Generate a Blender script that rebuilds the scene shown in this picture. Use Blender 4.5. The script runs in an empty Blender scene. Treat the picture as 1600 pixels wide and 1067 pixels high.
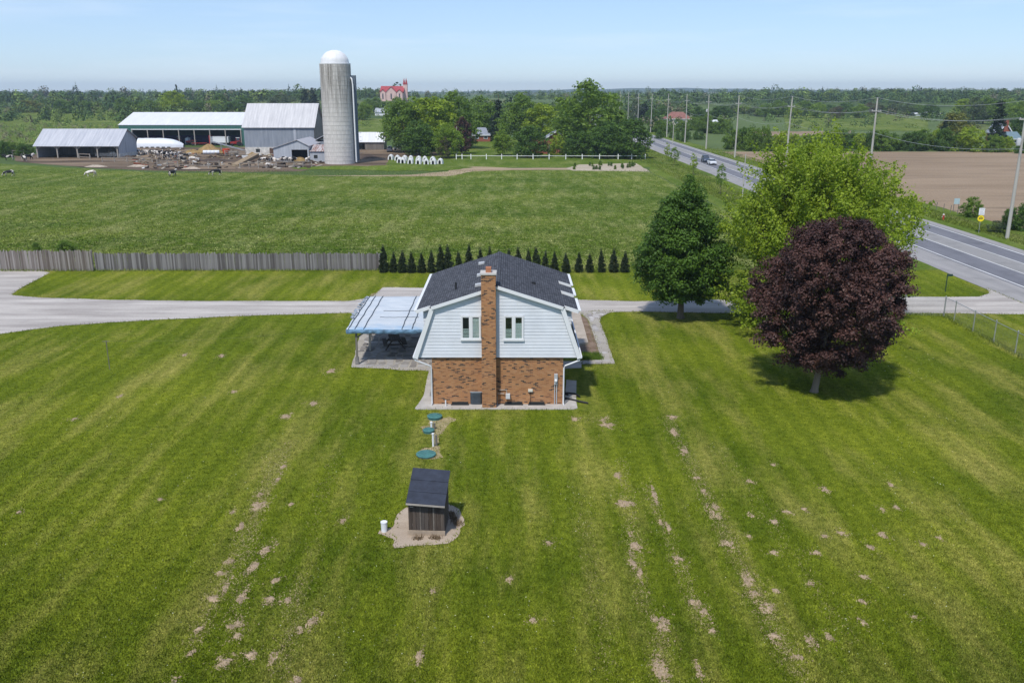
import bpy, bmesh, math, random
import numpy as np
from mathutils import Vector, Matrix, Euler
R = math.radians
rng = np.random.default_rng(7)
random.seed(7)
scene = bpy.context.scene
COL = scene.collection
# ------------------------------------------------------------------ camera
CAM_H, PITCH, FPX, CX, CY = 18.4, R(15.9), 1372.0, 800.0, 533.5
cd = bpy.data.cameras.new('camera'); cam = bpy.data.objects.new('camera', cd); COL.objects.link(cam)
cam.location = (0, 0, CAM_H); cam.rotation_euler = (R(90) - PITCH, 0, 0)
cd.sensor_width = 36.0; cd.lens = 36.0 * FPX / 1600.0; cd.clip_start = 0.5; cd.clip_end = 30000
scene.camera = cam
# ------------------------------------------------------------------ sky, sun, exposure
SUN_EL = R(57)      # sun stands behind the camera, to the left
sdir = Vector((math.cos(SUN_EL) * -0.40, math.cos(SUN_EL) * -0.917, math.sin(SUN_EL)))
world = bpy.data.worlds.new('World'); scene.world = world; world.use_nodes = True
wt = world.node_tree; wn, wl = wt.nodes, wt.links
bg = wn['Background']
sky = wn.new('ShaderNodeTexSky'); sky.sky_type = 'NISHITA'; sky.sun_disc = False
sky.sun_elevation = SUN_EL; sky.sun_rotation = math.atan2(sdir.x, sdir.y)
sky.air_density = 1.0; sky.dust_density = 0.0; sky.ozone_density = 3.0; sky.altitude = 100
tc = wn.new('ShaderNodeTexCoord'); mp = wn.new('ShaderNodeMapping'); mp.inputs['Scale'].default_value = (1.2, 1.2, 14)
ns = wn.new('ShaderNodeTexNoise'); ns.inputs['Scale'].default_value = 2.2; ns.inputs['Detail'].default_value = 7; ns.inputs['Roughness'].default_value = .6
cr = wn.new('ShaderNodeValToRGB'); cr.color_ramp.elements[0].position = .50; cr.color_ramp.elements[0].color = (0, 0, 0, 1)
cr.color_ramp.elements[1].position = .85; cr.color_ramp.elements[1].color = (.40, .40, .40, 1)
mx = wn.new('ShaderNodeMix'); mx.data_type = 'RGBA'; mx.inputs['B'].default_value = (6.6, 7.1, 7.9, 1)
wl.new(tc.outputs['Generated'], mp.inputs['Vector']); wl.new(mp.outputs['Vector'], ns.inputs['Vector'])
wl.new(ns.outputs['Fac'], cr.inputs['Fac']); wl.new(cr.outputs['Color'], mx.inputs['Factor'])
tn = wn.new('ShaderNodeMix'); tn.data_type = 'RGBA'; tn.blend_type = 'MULTIPLY'; tn.inputs['Factor'].default_value = 1.0; tn.inputs['B'].default_value = (.75, .865, 1.06, 1)
wl.new(sky.outputs['Color'], tn.inputs['A'])
hz = wn.new('ShaderNodeMix'); hz.data_type = 'RGBA'; hz.inputs['Factor'].default_value = .45; hz.inputs['B'].default_value = (3.25, 4.25, 6.0, 1)   # thin high haze all over the sky
wl.new(tn.outputs['Result'], hz.inputs['A']); wl.new(hz.outputs['Result'], mx.inputs['A']); wl.new(mx.outputs['Result'], bg.inputs['Color'])
bg.inputs['Strength'].default_value = 0.113
sl = bpy.data.lights.new('sun', 'SUN'); sl.energy = 3.25; sl.angle = R(3.0); sl.color = (1, .955, .88)
so = bpy.data.objects.new('sun', sl); COL.objects.link(so); so.rotation_euler = (-sdir).to_track_quat('-Z', 'Y').to_euler()
so.location = (-40, -40, 80)
scene.view_settings.view_transform = 'Standard'; scene.view_settings.look = 'None'
scene.view_settings.exposure = 0.40; scene.view_settings.gamma = 1.0; scene.view_settings.use_curve_mapping = False
scene.cycles.max_bounces = 6; scene.cycles.transparent_max_bounces = 12; scene.cycles.volume_bounces = 0
# ------------------------------------------------------------------ surveying helpers (photo pixel -> metres on the ground)
def G(px, py, z=0.0):
    dx, dy = (px - CX) / FPX, (py - CY) / FPX
    fy = math.cos(PITCH) - dy * math.sin(PITCH); fz = -math.sin(PITCH) - dy * math.cos(PITCH)
    t = (z - CAM_H) / fz
    return Vector((dx * t, fy * t, z))
def ZA(py, Y):
    return CAM_H - Y * math.tan(PITCH + math.atan((py - CY) / FPX))
def XA(px, Y, z=0.0):
    return (px - CX) / FPX * (Y * math.cos(PITCH) + (CAM_H - z) * math.sin(PITCH))
def smooth(t):
    t = min(1.0, max(0.0, t)); return t * t * (3 - 2 * t)
def HG(x, y):                                           # the lie of the land: level near by, a low rise far off
    h = 6.0 * smooth((y - 430) / 500.0) + 3.2 * math.exp(-((x + 120) / 150) ** 2 - ((y - 880) / 220) ** 2)
    h += 2.5 * smooth((y - 900) / 600.0) * (1 + .6 * math.sin(x * .0021 + 1.0))
    h += 3.5 * smooth((x - 150) / 350.0) * smooth((y - 600) / 500.0)
    return h
ORD = ['first', 'second', 'third', 'fourth', 'fifth', 'sixth', 'seventh', 'eighth', 'ninth', 'tenth', 'eleventh', 'twelfth', 'thirteenth',
       'fourteenth', 'fifteenth', 'sixteenth', 'seventeenth', 'eighteenth', 'nineteenth', 'twentieth']
def ordn(i):
    if i < 20: return ORD[i]
    t = {2: 'twenty', 3: 'thirty', 4: 'forty', 5: 'fifty'}[(i + 1) // 10]
    r = (i + 1) % 10
    return t + '-' + ORD[r - 1] if r else {3: 'thirtieth', 4: 'fortieth', 5: 'fiftieth'}[(i + 1) // 10]
# ------------------------------------------------------------------ objects
def tag(o, label=None, cat=None, group=None, kind=None):
    if label: o['label'] = label
    if cat: o['category'] = cat
    if group: o['group'] = group
    if kind: o['kind'] = kind
    return o
def thing(name, label, cat, loc=(0, 0, 0), rz=0.0, group=None):
    o = bpy.data.objects.new(name, None); COL.objects.link(o); o.empty_display_size = .3
    o.location = loc; o.rotation_euler = (0, 0, rz)
    return tag(o, label, cat, group)
def link(name, me, mat=None, parent=None, loc=(0, 0, 0), rot=(0, 0, 0)):
    if mat is not None and not me.materials: me.materials.append(mat)
    o = bpy.data.objects.new(name, me); COL.objects.link(o); o.location = loc; o.rotation_euler = rot
    if parent is not None: o.parent = parent
    return o
def copy_tree(o, parent=None):
    c = o.copy(); COL.objects.link(c); c.parent = parent
    for ch in list(o.children): copy_tree(ch, c)
    return c
class MB:
    def __init__(s): s.v = []; s.f = []
    def add(s, vs, fs):
        b = len(s.v); s.v += [tuple(p) for p in vs]; s.f += [tuple(b + i for i in f) for f in fs]; return s
    def box(s, x0, x1, y0, y1, z0, z1):
        return s.add([(x0, y0, z0), (x1, y0, z0), (x1, y1, z0), (x0, y1, z0), (x0, y0, z1), (x1, y0, z1), (x1, y1, z1), (x0, y1, z1)],
                     [(3, 2, 1, 0), (4, 5, 6, 7), (0, 1, 5, 4), (1, 2, 6, 5), (2, 3, 7, 6), (3, 0, 4, 7)])
    def obox(s, c, hx, hy, hz, rot):
        m = Euler(rot).to_matrix(); c = Vector(c)
        p = [c + m @ Vector((a * hx, b * hy, d * hz)) for d in (-1, 1) for a, b in ((-1, -1), (1, -1), (1, 1), (-1, 1))]
        return s.add(p, [(3, 2, 1, 0), (4, 5, 6, 7), (0, 1, 5, 4), (1, 2, 6, 5), (2, 3, 7, 6), (3, 0, 4, 7)])
    def beam(s, p, q, w, h):                            # a straight squared timber from p to q
        p, q = Vector(p), Vector(q); d = (q - p).normalized()
        u = Vector((0, 0, 1)) if abs(d.z) < .9 else Vector((0, 1, 0))
        a = d.cross(u).normalized() * w / 2; b = a.cross(d).normalized() * h / 2
        vs = [e + i * a + j * b for e in (p, q) for i, j in ((-1, -1), (1, -1), (1, 1), (-1, 1))]
        return s.add(vs, [(0, 1, 2, 3), (7, 6, 5, 4), (0, 4, 5, 1), (1, 5, 6, 2), (2, 6, 7, 3), (3, 7, 4, 0)])
    def tube(s, pts, rad, n=8):
        pts = [Vector(p) for p in pts]
        if not hasattr(rad, '__len__'): rad = [rad] * len(pts)
        b = len(s.v); k = len(pts)
        for i, p in enumerate(pts):
            d = (pts[min(i + 1, k - 1)] - pts[max(i - 1, 0)]).normalized()
            u = Vector((0, 0, 1)) if abs(d.z) < .95 else Vector((1, 0, 0))
            a = d.cross(u).normalized(); c = a.cross(d).normalized()
            for j in range(n):
                t = 2 * math.pi * j / n
                s.v.append(tuple(p + (a * math.cos(t) + c * math.sin(t)) * rad[i]))
        for i in range(k - 1):
            for j in range(n):
                s.f.append((b + i * n + j, b + i * n + (j + 1) % n, b + (i + 1) * n + (j + 1) % n, b + (i + 1) * n + j))
        s.f.append(tuple(b + j for j in range(n))[::-1]); s.f.append(tuple(b + (k - 1) * n + j for j in range(n)))
        return s
    def lathe(s, prof, n=24, c=(0, 0, 0), a0=0, a1=2 * math.pi):
        b = len(s.v); full = abs(a1 - a0 - 2 * math.pi) < 1e-6; m = n if full else n + 1
        for r, z in prof:
            for j in range(m):
                t = a0 + (a1 - a0) * j / n
                s.v.append((c[0] + r * math.cos(t), c[1] + r * math.sin(t), c[2] + z))
        for i in range(len(prof) - 1):
            for j in range(n):
                k = (j + 1) % m
                s.f.append((b + i * m + j, b + i * m + k, b + (i + 1) * m + k, b + (i + 1) * m + j))
        if full:
            if prof[0][0] > .001: s.f.append(tuple(b + j for j in range(m))[::-1])
            if prof[-1][0] > .001: s.f.append(tuple(b + (len(prof) - 1) * m + j for j in range(m)))
        return s
    def extr(s, poly, vec):
        n = len(poly); vec = Vector(vec); poly = [Vector(p) for p in poly]
        fs = [tuple(range(n))[::-1], tuple(range(n, 2 * n))] + [(i, (i + 1) % n, n + (i + 1) % n, n + i) for i in range(n)]
        return s.add(poly + [p + vec for p in poly], fs)
    def mesh(s, name, smooth_=False):
        me = bpy.data.meshes.new(name); me.from_pydata(s.v, [], s.f)
        bm = bmesh.new(); bm.from_mesh(me); bmesh.ops.recalc_face_normals(bm, faces=bm.faces); bm.to_mesh(me); bm.free()
        if smooth_:
            me.shade_smooth(); me.set_sharp_from_angle(angle=R(42))
        return me
    def build(s, name, mat, parent=None, smooth_=False, loc=(0, 0, 0), rot=(0, 0, 0)):
        o = link(name, s.mesh(name, smooth_), mat, parent, loc, rot); return o
def npmesh(name, v, quads=None, tris=None):
    me = bpy.data.meshes.new(name); v = np.asarray(v, np.float32)
    fs = quads if quads is not None else tris; k = 4 if quads is not None else 3
    fs = np.asarray(fs, np.int32); nf = len(fs)
    me.vertices.add(len(v)); me.vertices.foreach_set('co', v.ravel())
    me.loops.add(nf * k); me.loops.foreach_set('vertex_index', fs.ravel())
    me.polygons.add(nf); me.polygons.foreach_set('loop_start', np.arange(0, nf * k, k, dtype=np.int32))
    me.update(calc_edges=True); return me
# ------------------------------------------------------------------ materials
class NT:
    def __init__(s, name):
        s.m = bpy.data.materials.new(name); s.m.use_nodes = True; s.t = s.m.node_tree; s.b = s.t.nodes['Principled BSDF']
        s.out = s.t.nodes['Material Output']
    def n(s, typ, **kw):
        o = s.t.nodes.new(typ)
        for k, v in kw.items():
            if k.startswith('i_'): o.inputs[k[2:].replace('_', ' ')].default_value = v
            else: setattr(o, k, v)
        return o
    def l(s, a, b): s.t.links.new(a, b)
    def noise(s, vec, scale, detail=4, rough=.55, lo=.3, hi=.7):
        n = s.n('ShaderNodeTexNoise'); n.inputs['Scale'].default_value = scale; n.inputs['Detail'].default_value = detail
        n.inputs['Roughness'].default_value = rough; s.l(vec, n.inputs['Vector'])
        r = s.n('ShaderNodeMapRange'); r.inputs['From Min'].default_value = lo; r.inputs['From Max'].default_value = hi
        s.l(n.outputs['Fac'], r.inputs['Value']); return r.outputs['Result']
    def mix(s, fac, a, b, mode='MIX'):
        m = s.n('ShaderNodeMix', data_type='RGBA', blend_type=mode, clamp_factor=True)
        for k, v in (('Factor', fac), ('A', a), ('B', b)):
            if isinstance(v, (int, float)): m.inputs[k].default_value = v
            elif isinstance(v, tuple): m.inputs[k].default_value = (*v, 1) if len(v) == 3 else v
            else: s.l(v, m.inputs[k])
        return m.outputs['Result']
    def math(s, op, a, b=0.0):
        m = s.n('ShaderNodeMath', operation=op)
        for i, v in ((0, a), (1, b)):
            if isinstance(v, (int, float)): m.inputs[i].default_value = v
            else: s.l(v, m.inputs[i])
        return m.outputs[0]
    def pos(s, kind='Object'):
        return s.n('ShaderNodeTexCoord').outputs[kind] if kind != 'World' else s.n('ShaderNodeNewGeometry').outputs['Position']
    def mapv(s, vec, scale=(1, 1, 1), rot=(0, 0, 0), loc=(0, 0, 0)):
        m = s.n('ShaderNodeMapping'); m.inputs['Scale'].default_value = scale; m.inputs['Rotation'].default_value = rot; m.inputs['Location'].default_value = loc
        s.l(vec, m.inputs['Vector']); return m.outputs['Vector']
    def bump(s, h, strength=.4, dist=.02):
        b = s.n('ShaderNodeBump'); b.inputs['Strength'].default_value = strength; b.inputs['Distance'].default_value = dist
        s.l(h, b.inputs['Height']); s.l(b.outputs['Normal'], s.b.inputs['Normal'])
    def fin(s, col, rough=.8, spec=.3, metal=0.0):
        if isinstance(col, tuple): s.b.inputs['Base Color'].default_value = (*col, 1)
        else: s.l(col, s.b.inputs['Base Color'])
        s.b.inputs['Roughness'].default_value = rough; s.b.inputs['Specular IOR Level'].default_value = spec; s.b.inputs['Metallic'].default_value = metal
        return s.m
def cmul(c, k): return tuple(min(1, x * k) for x in c)
def mat(name, col, rough=.8, var=.18, scale=3.0, bump=0.0, bscale=12.0, metal=0.0, spec=.3, rnd=0.0, coord='Object', stretch=(1, 1, 1), dirt=None):
    t = NT(name); p = t.mapv(t.pos(coord), stretch)
    c = t.mix(t.noise(p, scale), cmul(col, 1 - var), cmul(col, 1 + var))
    c = t.mix(t.noise(p, scale * 9, 3), t.mix(.75, cmul(col, 1 - var), c), c)
    if dirt: c = t.mix(t.math('MULTIPLY', t.noise(p, scale * .7, 6, .65, .5, .75), .6), c, dirt)
    if rnd:
        oi = t.n('ShaderNodeObjectInfo')
        c = t.mix(oi.outputs['Random'], t.mix(rnd, c, (0, 0, 0)), t.mix(rnd * .6, c, (1, 1, 1)))
    if bump: t.bump(t.noise(p, bscale, 5, .6, 0, 1), bump, .03)
    return t.fin(c, rough, spec, metal)
def leafmat(name, a, b, c, trans=.28, tscale=.5, rnd=.0):
    t = NT(name); g = t.n('ShaderNodeNewGeometry'); p = t.pos('Object')
    col = t.mix(g.outputs['Random Per Island'], a, b)
    col = t.mix(t.noise(p, tscale, 3, .5, .42, .68), col, c)
    if rnd:
        oi = t.n('ShaderNodeObjectInfo')
        col = t.mix(t.math('MULTIPLY', oi.outputs['Random'], rnd), col, cmul(a, .55))
    t.fin(col, .55, .25)
    tr = t.n('ShaderNodeBsdfTranslucent'); t.l(t.mix(1.0, col, (1.5, 1.45, 1.0), 'MULTIPLY'), tr.inputs['Color'])
    ms = t.n('ShaderNodeMixShader'); ms.inputs[0].default_value = trans
    t.l(t.b.outputs[0], ms.inputs[1]); t.l(tr.outputs[0], ms.inputs[2]); t.l(ms.outputs[0], t.out.inputs['Surface'])
    return t.m
# ================================================================== SETTING
def jag(poly, step=1.5, amp=.12, closed=True):          # a worn, uneven outline
    out = []; n = len(poly)
    for i in range(n if closed else n - 1):
        a, b = Vector(poly[i][:2]), Vector(poly[(i + 1) % n][:2]); L = (b - a).length; k = max(1, int(L / step))
        for j in range(k):
            p = a.lerp(b, j / k)
            if j: p += Vector((random.uniform(-amp, amp), random.uniform(-amp, amp)))
            out.append((p.x, p.y))
    if not closed: out.append(tuple(poly[-1][:2]))
    return out
def sheet(name, poly, z, mat_, step=1.5, amp=.1, parent=None, kind='structure'):
    p = jag(poly, step, amp) if amp else [tuple(q[:2]) for q in poly]
    from mathutils.geometry import delaunay_2d_cdt
    n = len(p); vo, _, fo, *_r = delaunay_2d_cdt([Vector(q) for q in p], [(i, (i + 1) % n) for i in range(n)], [], 1, 1e-4)
    me = bpy.data.meshes.new(name); me.from_pydata([(q.x, q.y, z) for q in vo], [], [f if (vo[f[1]] - vo[f[0]]).cross(vo[f[2]] - vo[f[0]]) > 0 else f[::-1] for f in fo])
    o = link(name, me, mat_, parent)
    if parent is None: o['kind'] = kind
    return o
def grassmat(name, dark, mid, dry, stripes=0.0, fine=1.0, island=False, big=.07, fleck=0.0):
    t = NT(name); p = t.pos('World')
    c = t.mix(t.noise(p, big, 5, .6, .36, .64), dark, mid)
    c = t.mix(t.math('MULTIPLY', t.noise(t.mapv(p, (1.6, .35, 1)), .22, 6, .65, .47, .78), .8), c, dry)
    if stripes:
        warp = t.n('ShaderNodeTexNoise'); warp.inputs['Scale'].default_value = .05; t.l(p, warp.inputs['Vector'])
        wv = t.n('ShaderNodeTexWave', wave_type='BANDS', bands_direction='X', wave_profile='SIN')
        wv.inputs['Scale'].default_value = .21; wv.inputs['Distortion'].default_value = 2.2; wv.inputs['Detail'].default_value = 2; wv.inputs['Detail Scale'].default_value = .35
        t.l(t.mapv(p, (1, .05, 1)), wv.inputs['Vector'])
        c = t.mix(t.math('MULTIPLY', wv.outputs['Fac'], stripes), c, t.mix(1.0, c, (1.42, 1.32, 1.5), 'MULTIPLY'))
        st = t.noise(t.mapv(p, (3.2, .09, 1)), 1.0, 4, .6, .4, .7)
        c = t.mix(t.math('MULTIPLY', st, stripes * .55), c, t.mix(1.0, c, (.62, .70, .6), 'MULTIPLY'))
    if fleck:
        c = t.mix(t.math('MULTIPLY', t.noise(t.mapv(p, (.35, 1, 1)), .09, 4, .6, .42, .62), .85), c, t.mix(1.0, c, (.58, .72, .5), 'MULTIPLY'))
        c = t.mix(t.math('MULTIPLY', t.noise(t.mapv(p, (.6, 1, 1)), 1.1, 4, .75, .52, .68), fleck), c, cmul(dry, 1.35))
    f1 = t.noise(p, 2.6 * fine, 5, .7, .3, .72)
    c = t.mix(f1, t.mix(1.0, c, (.55, .60, .5), 'MULTIPLY'), t.mix(1.0, c, (1.38, 1.32, 1.45), 'MULTIPLY'))
    f2 = t.noise(p, 17 * fine, 3, .7, .3, .72)
    c = t.mix(f2, t.mix(1.0, c, (.42, .48, .4), 'MULTIPLY'), t.mix(1.0, c, (1.62, 1.55, 1.7), 'MULTIPLY'))
    if island:
        g = t.n('ShaderNodeNewGeometry')
        c = t.mix(g.outputs['Random Per Island'], t.mix(1.0, c, (.5, .55, .5), 'MULTIPLY'), t.mix(1.0, c, (2.0, 1.85, 2.2), 'MULTIPLY'))
    t.bump(t.noise(p, 14 * fine, 4, .7, 0, 1), .55, .06 / fine)
    return t.fin(c, .95, .03)
LD, LM, LY = (.068, .104, .0065), (.134, .168, .012), (.275, .252, .064)
M_lawn = grassmat('lawn_grass', LD, LM, LY, .55)
M_blade = grassmat('lawn_blade', LD, LM, LY, .55, 1.0, True)
FD, FM, FY = (.078, .125, .014), (.125, .165, .024), (.28, .28, .11)
M_field = grassmat('hay_field_grass', FD, FM, FY, 0, .45, False, .03, .5)
M_fblade = grassmat('hay_blade', FD, FM, cmul(FY, 1.15), 0, .45, True, .03, .6)
M_verge = grassmat('verge_grass', (.070, .115, .014), (.115, .160, .024), (.20, .22, .07), 0, .7)
M_vblade = grassmat('verge_blade', (.085, .130, .016), (.14, .185, .028), (.22, .24, .08), 0, .7, True)
def farmland():
    t = NT('far_farmland'); p = t.pos('World')
    v = t.n('ShaderNodeTexVoronoi', feature='F1', distance='MANHATTAN'); v.inputs['Scale'].default_value = .0042; v.inputs['Randomness'].default_value = .8
    t.l(t.mapv(p, (1, .55, 1), (0, 0, .08)), v.inputs['Vector'])
    r = t.n('ShaderNodeValToRGB'); r.color_ramp.interpolation = 'CONSTANT'
    e = r.color_ramp.elements; e[0].color = (.075, .115, .030, 1); e[1].position = .3; e[1].color = (.10, .14, .045, 1)
    for po, c in ((.55, (.19, .145, .095)), (.68, (.06, .095, .025)), (.85, (.125, .15, .05))):
        q = e.new(po); q.color = (*c, 1)
    sp = t.n('ShaderNodeSeparateColor'); t.l(v.outputs['Color'], sp.inputs[0]); t.l(sp.outputs[0], r.inputs['Fac'])
    c = t.mix(t.noise(p, .03, 5), t.mix(1.0, r.outputs['Color'], (.75, .78, .75), 'MULTIPLY'), r.outputs['Color'])
    return t.fin(c, .95, .1)
M_far = farmland()
# the ground: one sheet to the horizon
xs = sorted(set([-9000, -6000, -4000, -2800] + list(range(-2000, 2001, 100)) + [2800, 4000, 6000, 9000]))
ys = sorted(set([-400, -100, 0] + list(range(50, 1900, 75)) + [2100, 2400, 2800, 3400, 4200, 5200, 6500]))
gv = [(x, y, HG(x, y) - .02) for y in ys for x in xs]; nx = len(xs)
gf = [(j * nx + i, j * nx + i + 1, (j + 1) * nx + i + 1, (j + 1) * nx + i) for j in range(len(ys) - 1) for i in range(nx - 1)]
ground = npmesh('ground', gv, quads=gf); ground.shade_smooth(); tag(link('ground', ground, M_far), 'rolling farmland running out to the horizon', kind='structure')
# hills on the horizon
M_hill = mat('far_hill_woodland', (.05, .075, .045), .95, .3, .004, coord='World')
def ridge(name, Y, depth, prof, label):
    vs = []; k = len(prof)
    for i, (x, h) in enumerate(prof): vs += [(x, Y, 5), (x, Y + depth * .35, 5 + h * .8), (x, Y + depth, 5 + h), (x, Y + depth * 1.8, 0)]
    fs = [(4 * i + a, 4 * i + 4 + a, 4 * i + 5 + a, 4 * i + 1 + a) for i in range(k - 1) for a in range(3)]
    me = npmesh(name, vs, quads=fs); me.shade_smooth(); tag(link(name, me, M_hill), label, kind='structure')
ridge('hills', 4700, 420, [(x, 11 + 7 * math.sin(x * .0011 + .6) + 4 * math.sin(x * .0047) + (15 * math.exp(-((x - 950) / 420) ** 2)) + 2.0 * math.sin(x * .021)) for x in range(-5200, 5201, 65)], 'long low wooded hills, blue with distance')
# lawn, verges, hay field
LAWN = [(-75, 5), (36.5, 5), (45.8, 60), (45.8, 92.6), (-75, 92.6)]
sheet('lawn', LAWN, 0.0, M_lawn, 3, .05)
VL = 0.004
field_poly = [(-190, 92.6), (33.5, 92.6)] + [tuple(G(*p)[:2]) for p in ((1140, 332), (1015, 269), (990, 265), (900, 266), (760, 266), (700, 272), (620, 276), (480, 274), (400, 271), (240, 270), (100, 262), (0, 256))] + [(-190, 232)]
sheet('hay_field', field_poly, 0.0, M_field, 6, .5)
sheet('verge', [(33.5, 92.6), (46.2, 92.6), (46.2, 420), (30, 420)] + [tuple(G(*p)[:2]) for p in ((1012, 248), (1017, 269), (1140, 332))], 0.002, M_verge, 4, .25)
sheet('far_verge', [(60.6, 60), (70.5, 60), (70.5, 150), (67, 215), (66, 420), (60, 420)], 0.002, M_verge, 3, .3)
sheet('grove_lawn', [(-41, 224), (46, 224), (46, 424), (-34, 424), (-38, 300)], -.010, M_verge, 8, .4)
def soilmat(name, a, b, rows=True, scale=.06):
    t = NT(name); p = t.pos('World')
    c = t.mix(t.noise(t.mapv(p, (.25, 1, 1)), scale, 6, .6, .35, .65), a, b)
    if rows:
        w = t.n('ShaderNodeTexWave', wave_type='BANDS', bands_direction='Y'); w.inputs['Scale'].default_value = .9; w.inputs['Distortion'].default_value = 1.5
        t.l(p, w.inputs['Vector']); c = t.mix(t.math('MULTIPLY', w.outputs['Fac'], .22), c, cmul(a, .7))
        s = t.noise(t.mapv(p, (.03, .22, 1)), 1.0, 3, .5, .55, .7); c = t.mix(t.math('MULTIPLY', s, .6), c, cmul(a, .62))
    c = t.mix(t.noise(p, 2.2, 5, .7), t.mix(1.0, c, (.78, .77, .75), 'MULTIPLY'), t.mix(1.0, c, (1.12, 1.12, 1.12), 'MULTIPLY'))
    t.bump(t.noise(p, 3, 5, .7, 0, 1), .5, .12); return t.fin(c, .95, .1)
M_plough = soilmat('ploughed_soil', (.235, .172, .115), (.325, .245, .170))
M_yard = soilmat('farmyard_mud', (.052, .036, .027), (.25, .185, .125), False, .13)
M_path = soilmat('dirt_path', (.27, .20, .13), (.38, .30, .20), False, .2)
sheet('ploughed_field', [(70.5, 60), (250, 60), (300, 283), (66, 283), (67, 215), (70.5, 150)], 0.004, M_plough, 4, .35)
YARD = [tuple(G(*p)[:2]) for p in ((25, 252), (60, 256), (130, 262), (240, 267), (330, 268), (400, 269), (470, 268), (500, 263), (560, 262), (600, 262), (606, 254), (612, 246), (700, 243), (705, 239), (640, 233), (600, 231), (560, 229), (200, 231), (20, 244))]
sheet('farmyard', YARD, 0.006, M_yard, 4, .6)
sheet('dirt_track', [tuple(G(*p)[:2]) for p in ((480, 275), (640, 276), (700, 275.5), (740, 268), (800, 266), (893, 265.5), (893, 262.5), (800, 263), (760, 261), (705, 260), (700, 268), (640, 273.5))], 0.008, M_path, 3, .4)
GB = [tuple(G(*p)[:2]) for p in ((884, 263), (905, 257.5), (993, 255), (1016, 268.5), (960, 267.5), (895, 267))]
M_bed = soilmat('garden_gravel', (.33, .28, .21), (.43, .37, .29), False, .3)
sheet('garden_bed', GB, 0.010, M_bed, 3, .2)
# fields further out
for nm, pts, mt in (('green_field', ((1222, 180), (1330, 178.5), (1450, 182), (1450, 206), (1230, 203)), M_field), ('bare_strip', ((1150, 207), (1330, 205), (1330, 212), (1150, 214)), M_plough),
                    ('meadow', ((0, 178), (195, 180), (195, 222), (0, 236)), M_field), ('far_meadow', ((560, 190), (610, 190), (612, 212), (560, 214)), M_field)):
    q = [G(*p) for p in pts]; c = sum(q, Vector()) / len(q)
    me = bpy.data.meshes.new(nm); bm = bmesh.new()
    # lay the field on the land: resample as a grid of its quad
    a, b, c_, d = q[0], q[-3] if len(q) == 5 else q[1], q[-2], q[-1]
    N = 14; grid = []
    for j in range(N + 1):
        for i in range(N + 1):
            u, v = i / N, j / N
            p = (a.lerp(b, u)).lerp(d.lerp(c_, u), v); grid.append(bm.verts.new((p.x, p.y, HG(p.x, p.y) + .10)))
    for j in range(N):
        for i in range(N): bm.faces.new((grid[j * (N + 1) + i], grid[j * (N + 1) + i + 1], grid[(j + 1) * (N + 1) + i + 1], grid[(j + 1) * (N + 1) + i]))
    bmesh.ops.recalc_face_normals(bm, faces=bm.faces)
    for f in bm.faces:
        if f.normal.z < 0: f.normal_flip()
    bm.to_mesh(me); bm.free(); tag(link(nm, me, mt), kind='structure')
# ---- road
def asphalt(name, a, b):
    t = NT(name); p = t.pos('World')
    c = t.mix(t.noise(t.mapv(p, (1, .04, 1)), .9, 4, .6), a, b)
    c = t.mix(t.noise(p, .35, 5, .6, .5, .75), c, cmul(a, .8)); c = t.mix(t.noise(p, 25, 2), t.mix(1., c, (.85, .85, .85), 'MULTIPLY'), c)
    return t.fin(c, .85, .3)
M_asph = asphalt('asphalt', (.135, .135, .152), (.18, .18, .198)); M_median = asphalt('worn_asphalt', (.235, .228, .222), (.285, .275, .265))
M_should = asphalt('gravel_shoulder', (.25, .24, .235), (.32, .305, .295)); M_line = asphalt('road_paint', (.62, .62, .60), (.74, .74, .72))
YR0, YR1 = 40, 640
def strip(name, x0, x1, z, m, y0=YR0, y1=YR1, amp=0.0, parent=None):
    n = 60; vs = []
    for i in range(n + 1):
        y = y0 + (y1 - y0) * (i / n) ** 1.4
        vs += [(x0 + random.uniform(-amp, amp), y, HG(x0, y) + z), (x1 + random.uniform(-amp, amp), y, HG(x1, y) + z)]
    me = npmesh(name, vs, quads=[(2 * i, 2 * i + 1, 2 * i + 3, 2 * i + 2) for i in range(n)])
    return link(name, me, m, parent)
road = strip('road', 49.6, 60.2, .016, M_asph); road['kind'] = 'structure'; road['label'] = 'two-lane country road with a pale centre strip'
tag(strip('near_shoulder', 45.9, 49.7, .012, M_should, amp=.18), kind='structure'); tag(strip('far_shoulder', 60.1, 61.6, .012, M_should, amp=.15), kind='structure')
strip('centre_strip', 53.7, 56.6, .020, M_median, parent=road)
for x, w in ((50.0, .09), (53.6, .07), (56.7, .07), (59.85, .09)): strip('painted_line', x - w, x + w, .024, M_line, parent=road)
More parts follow.
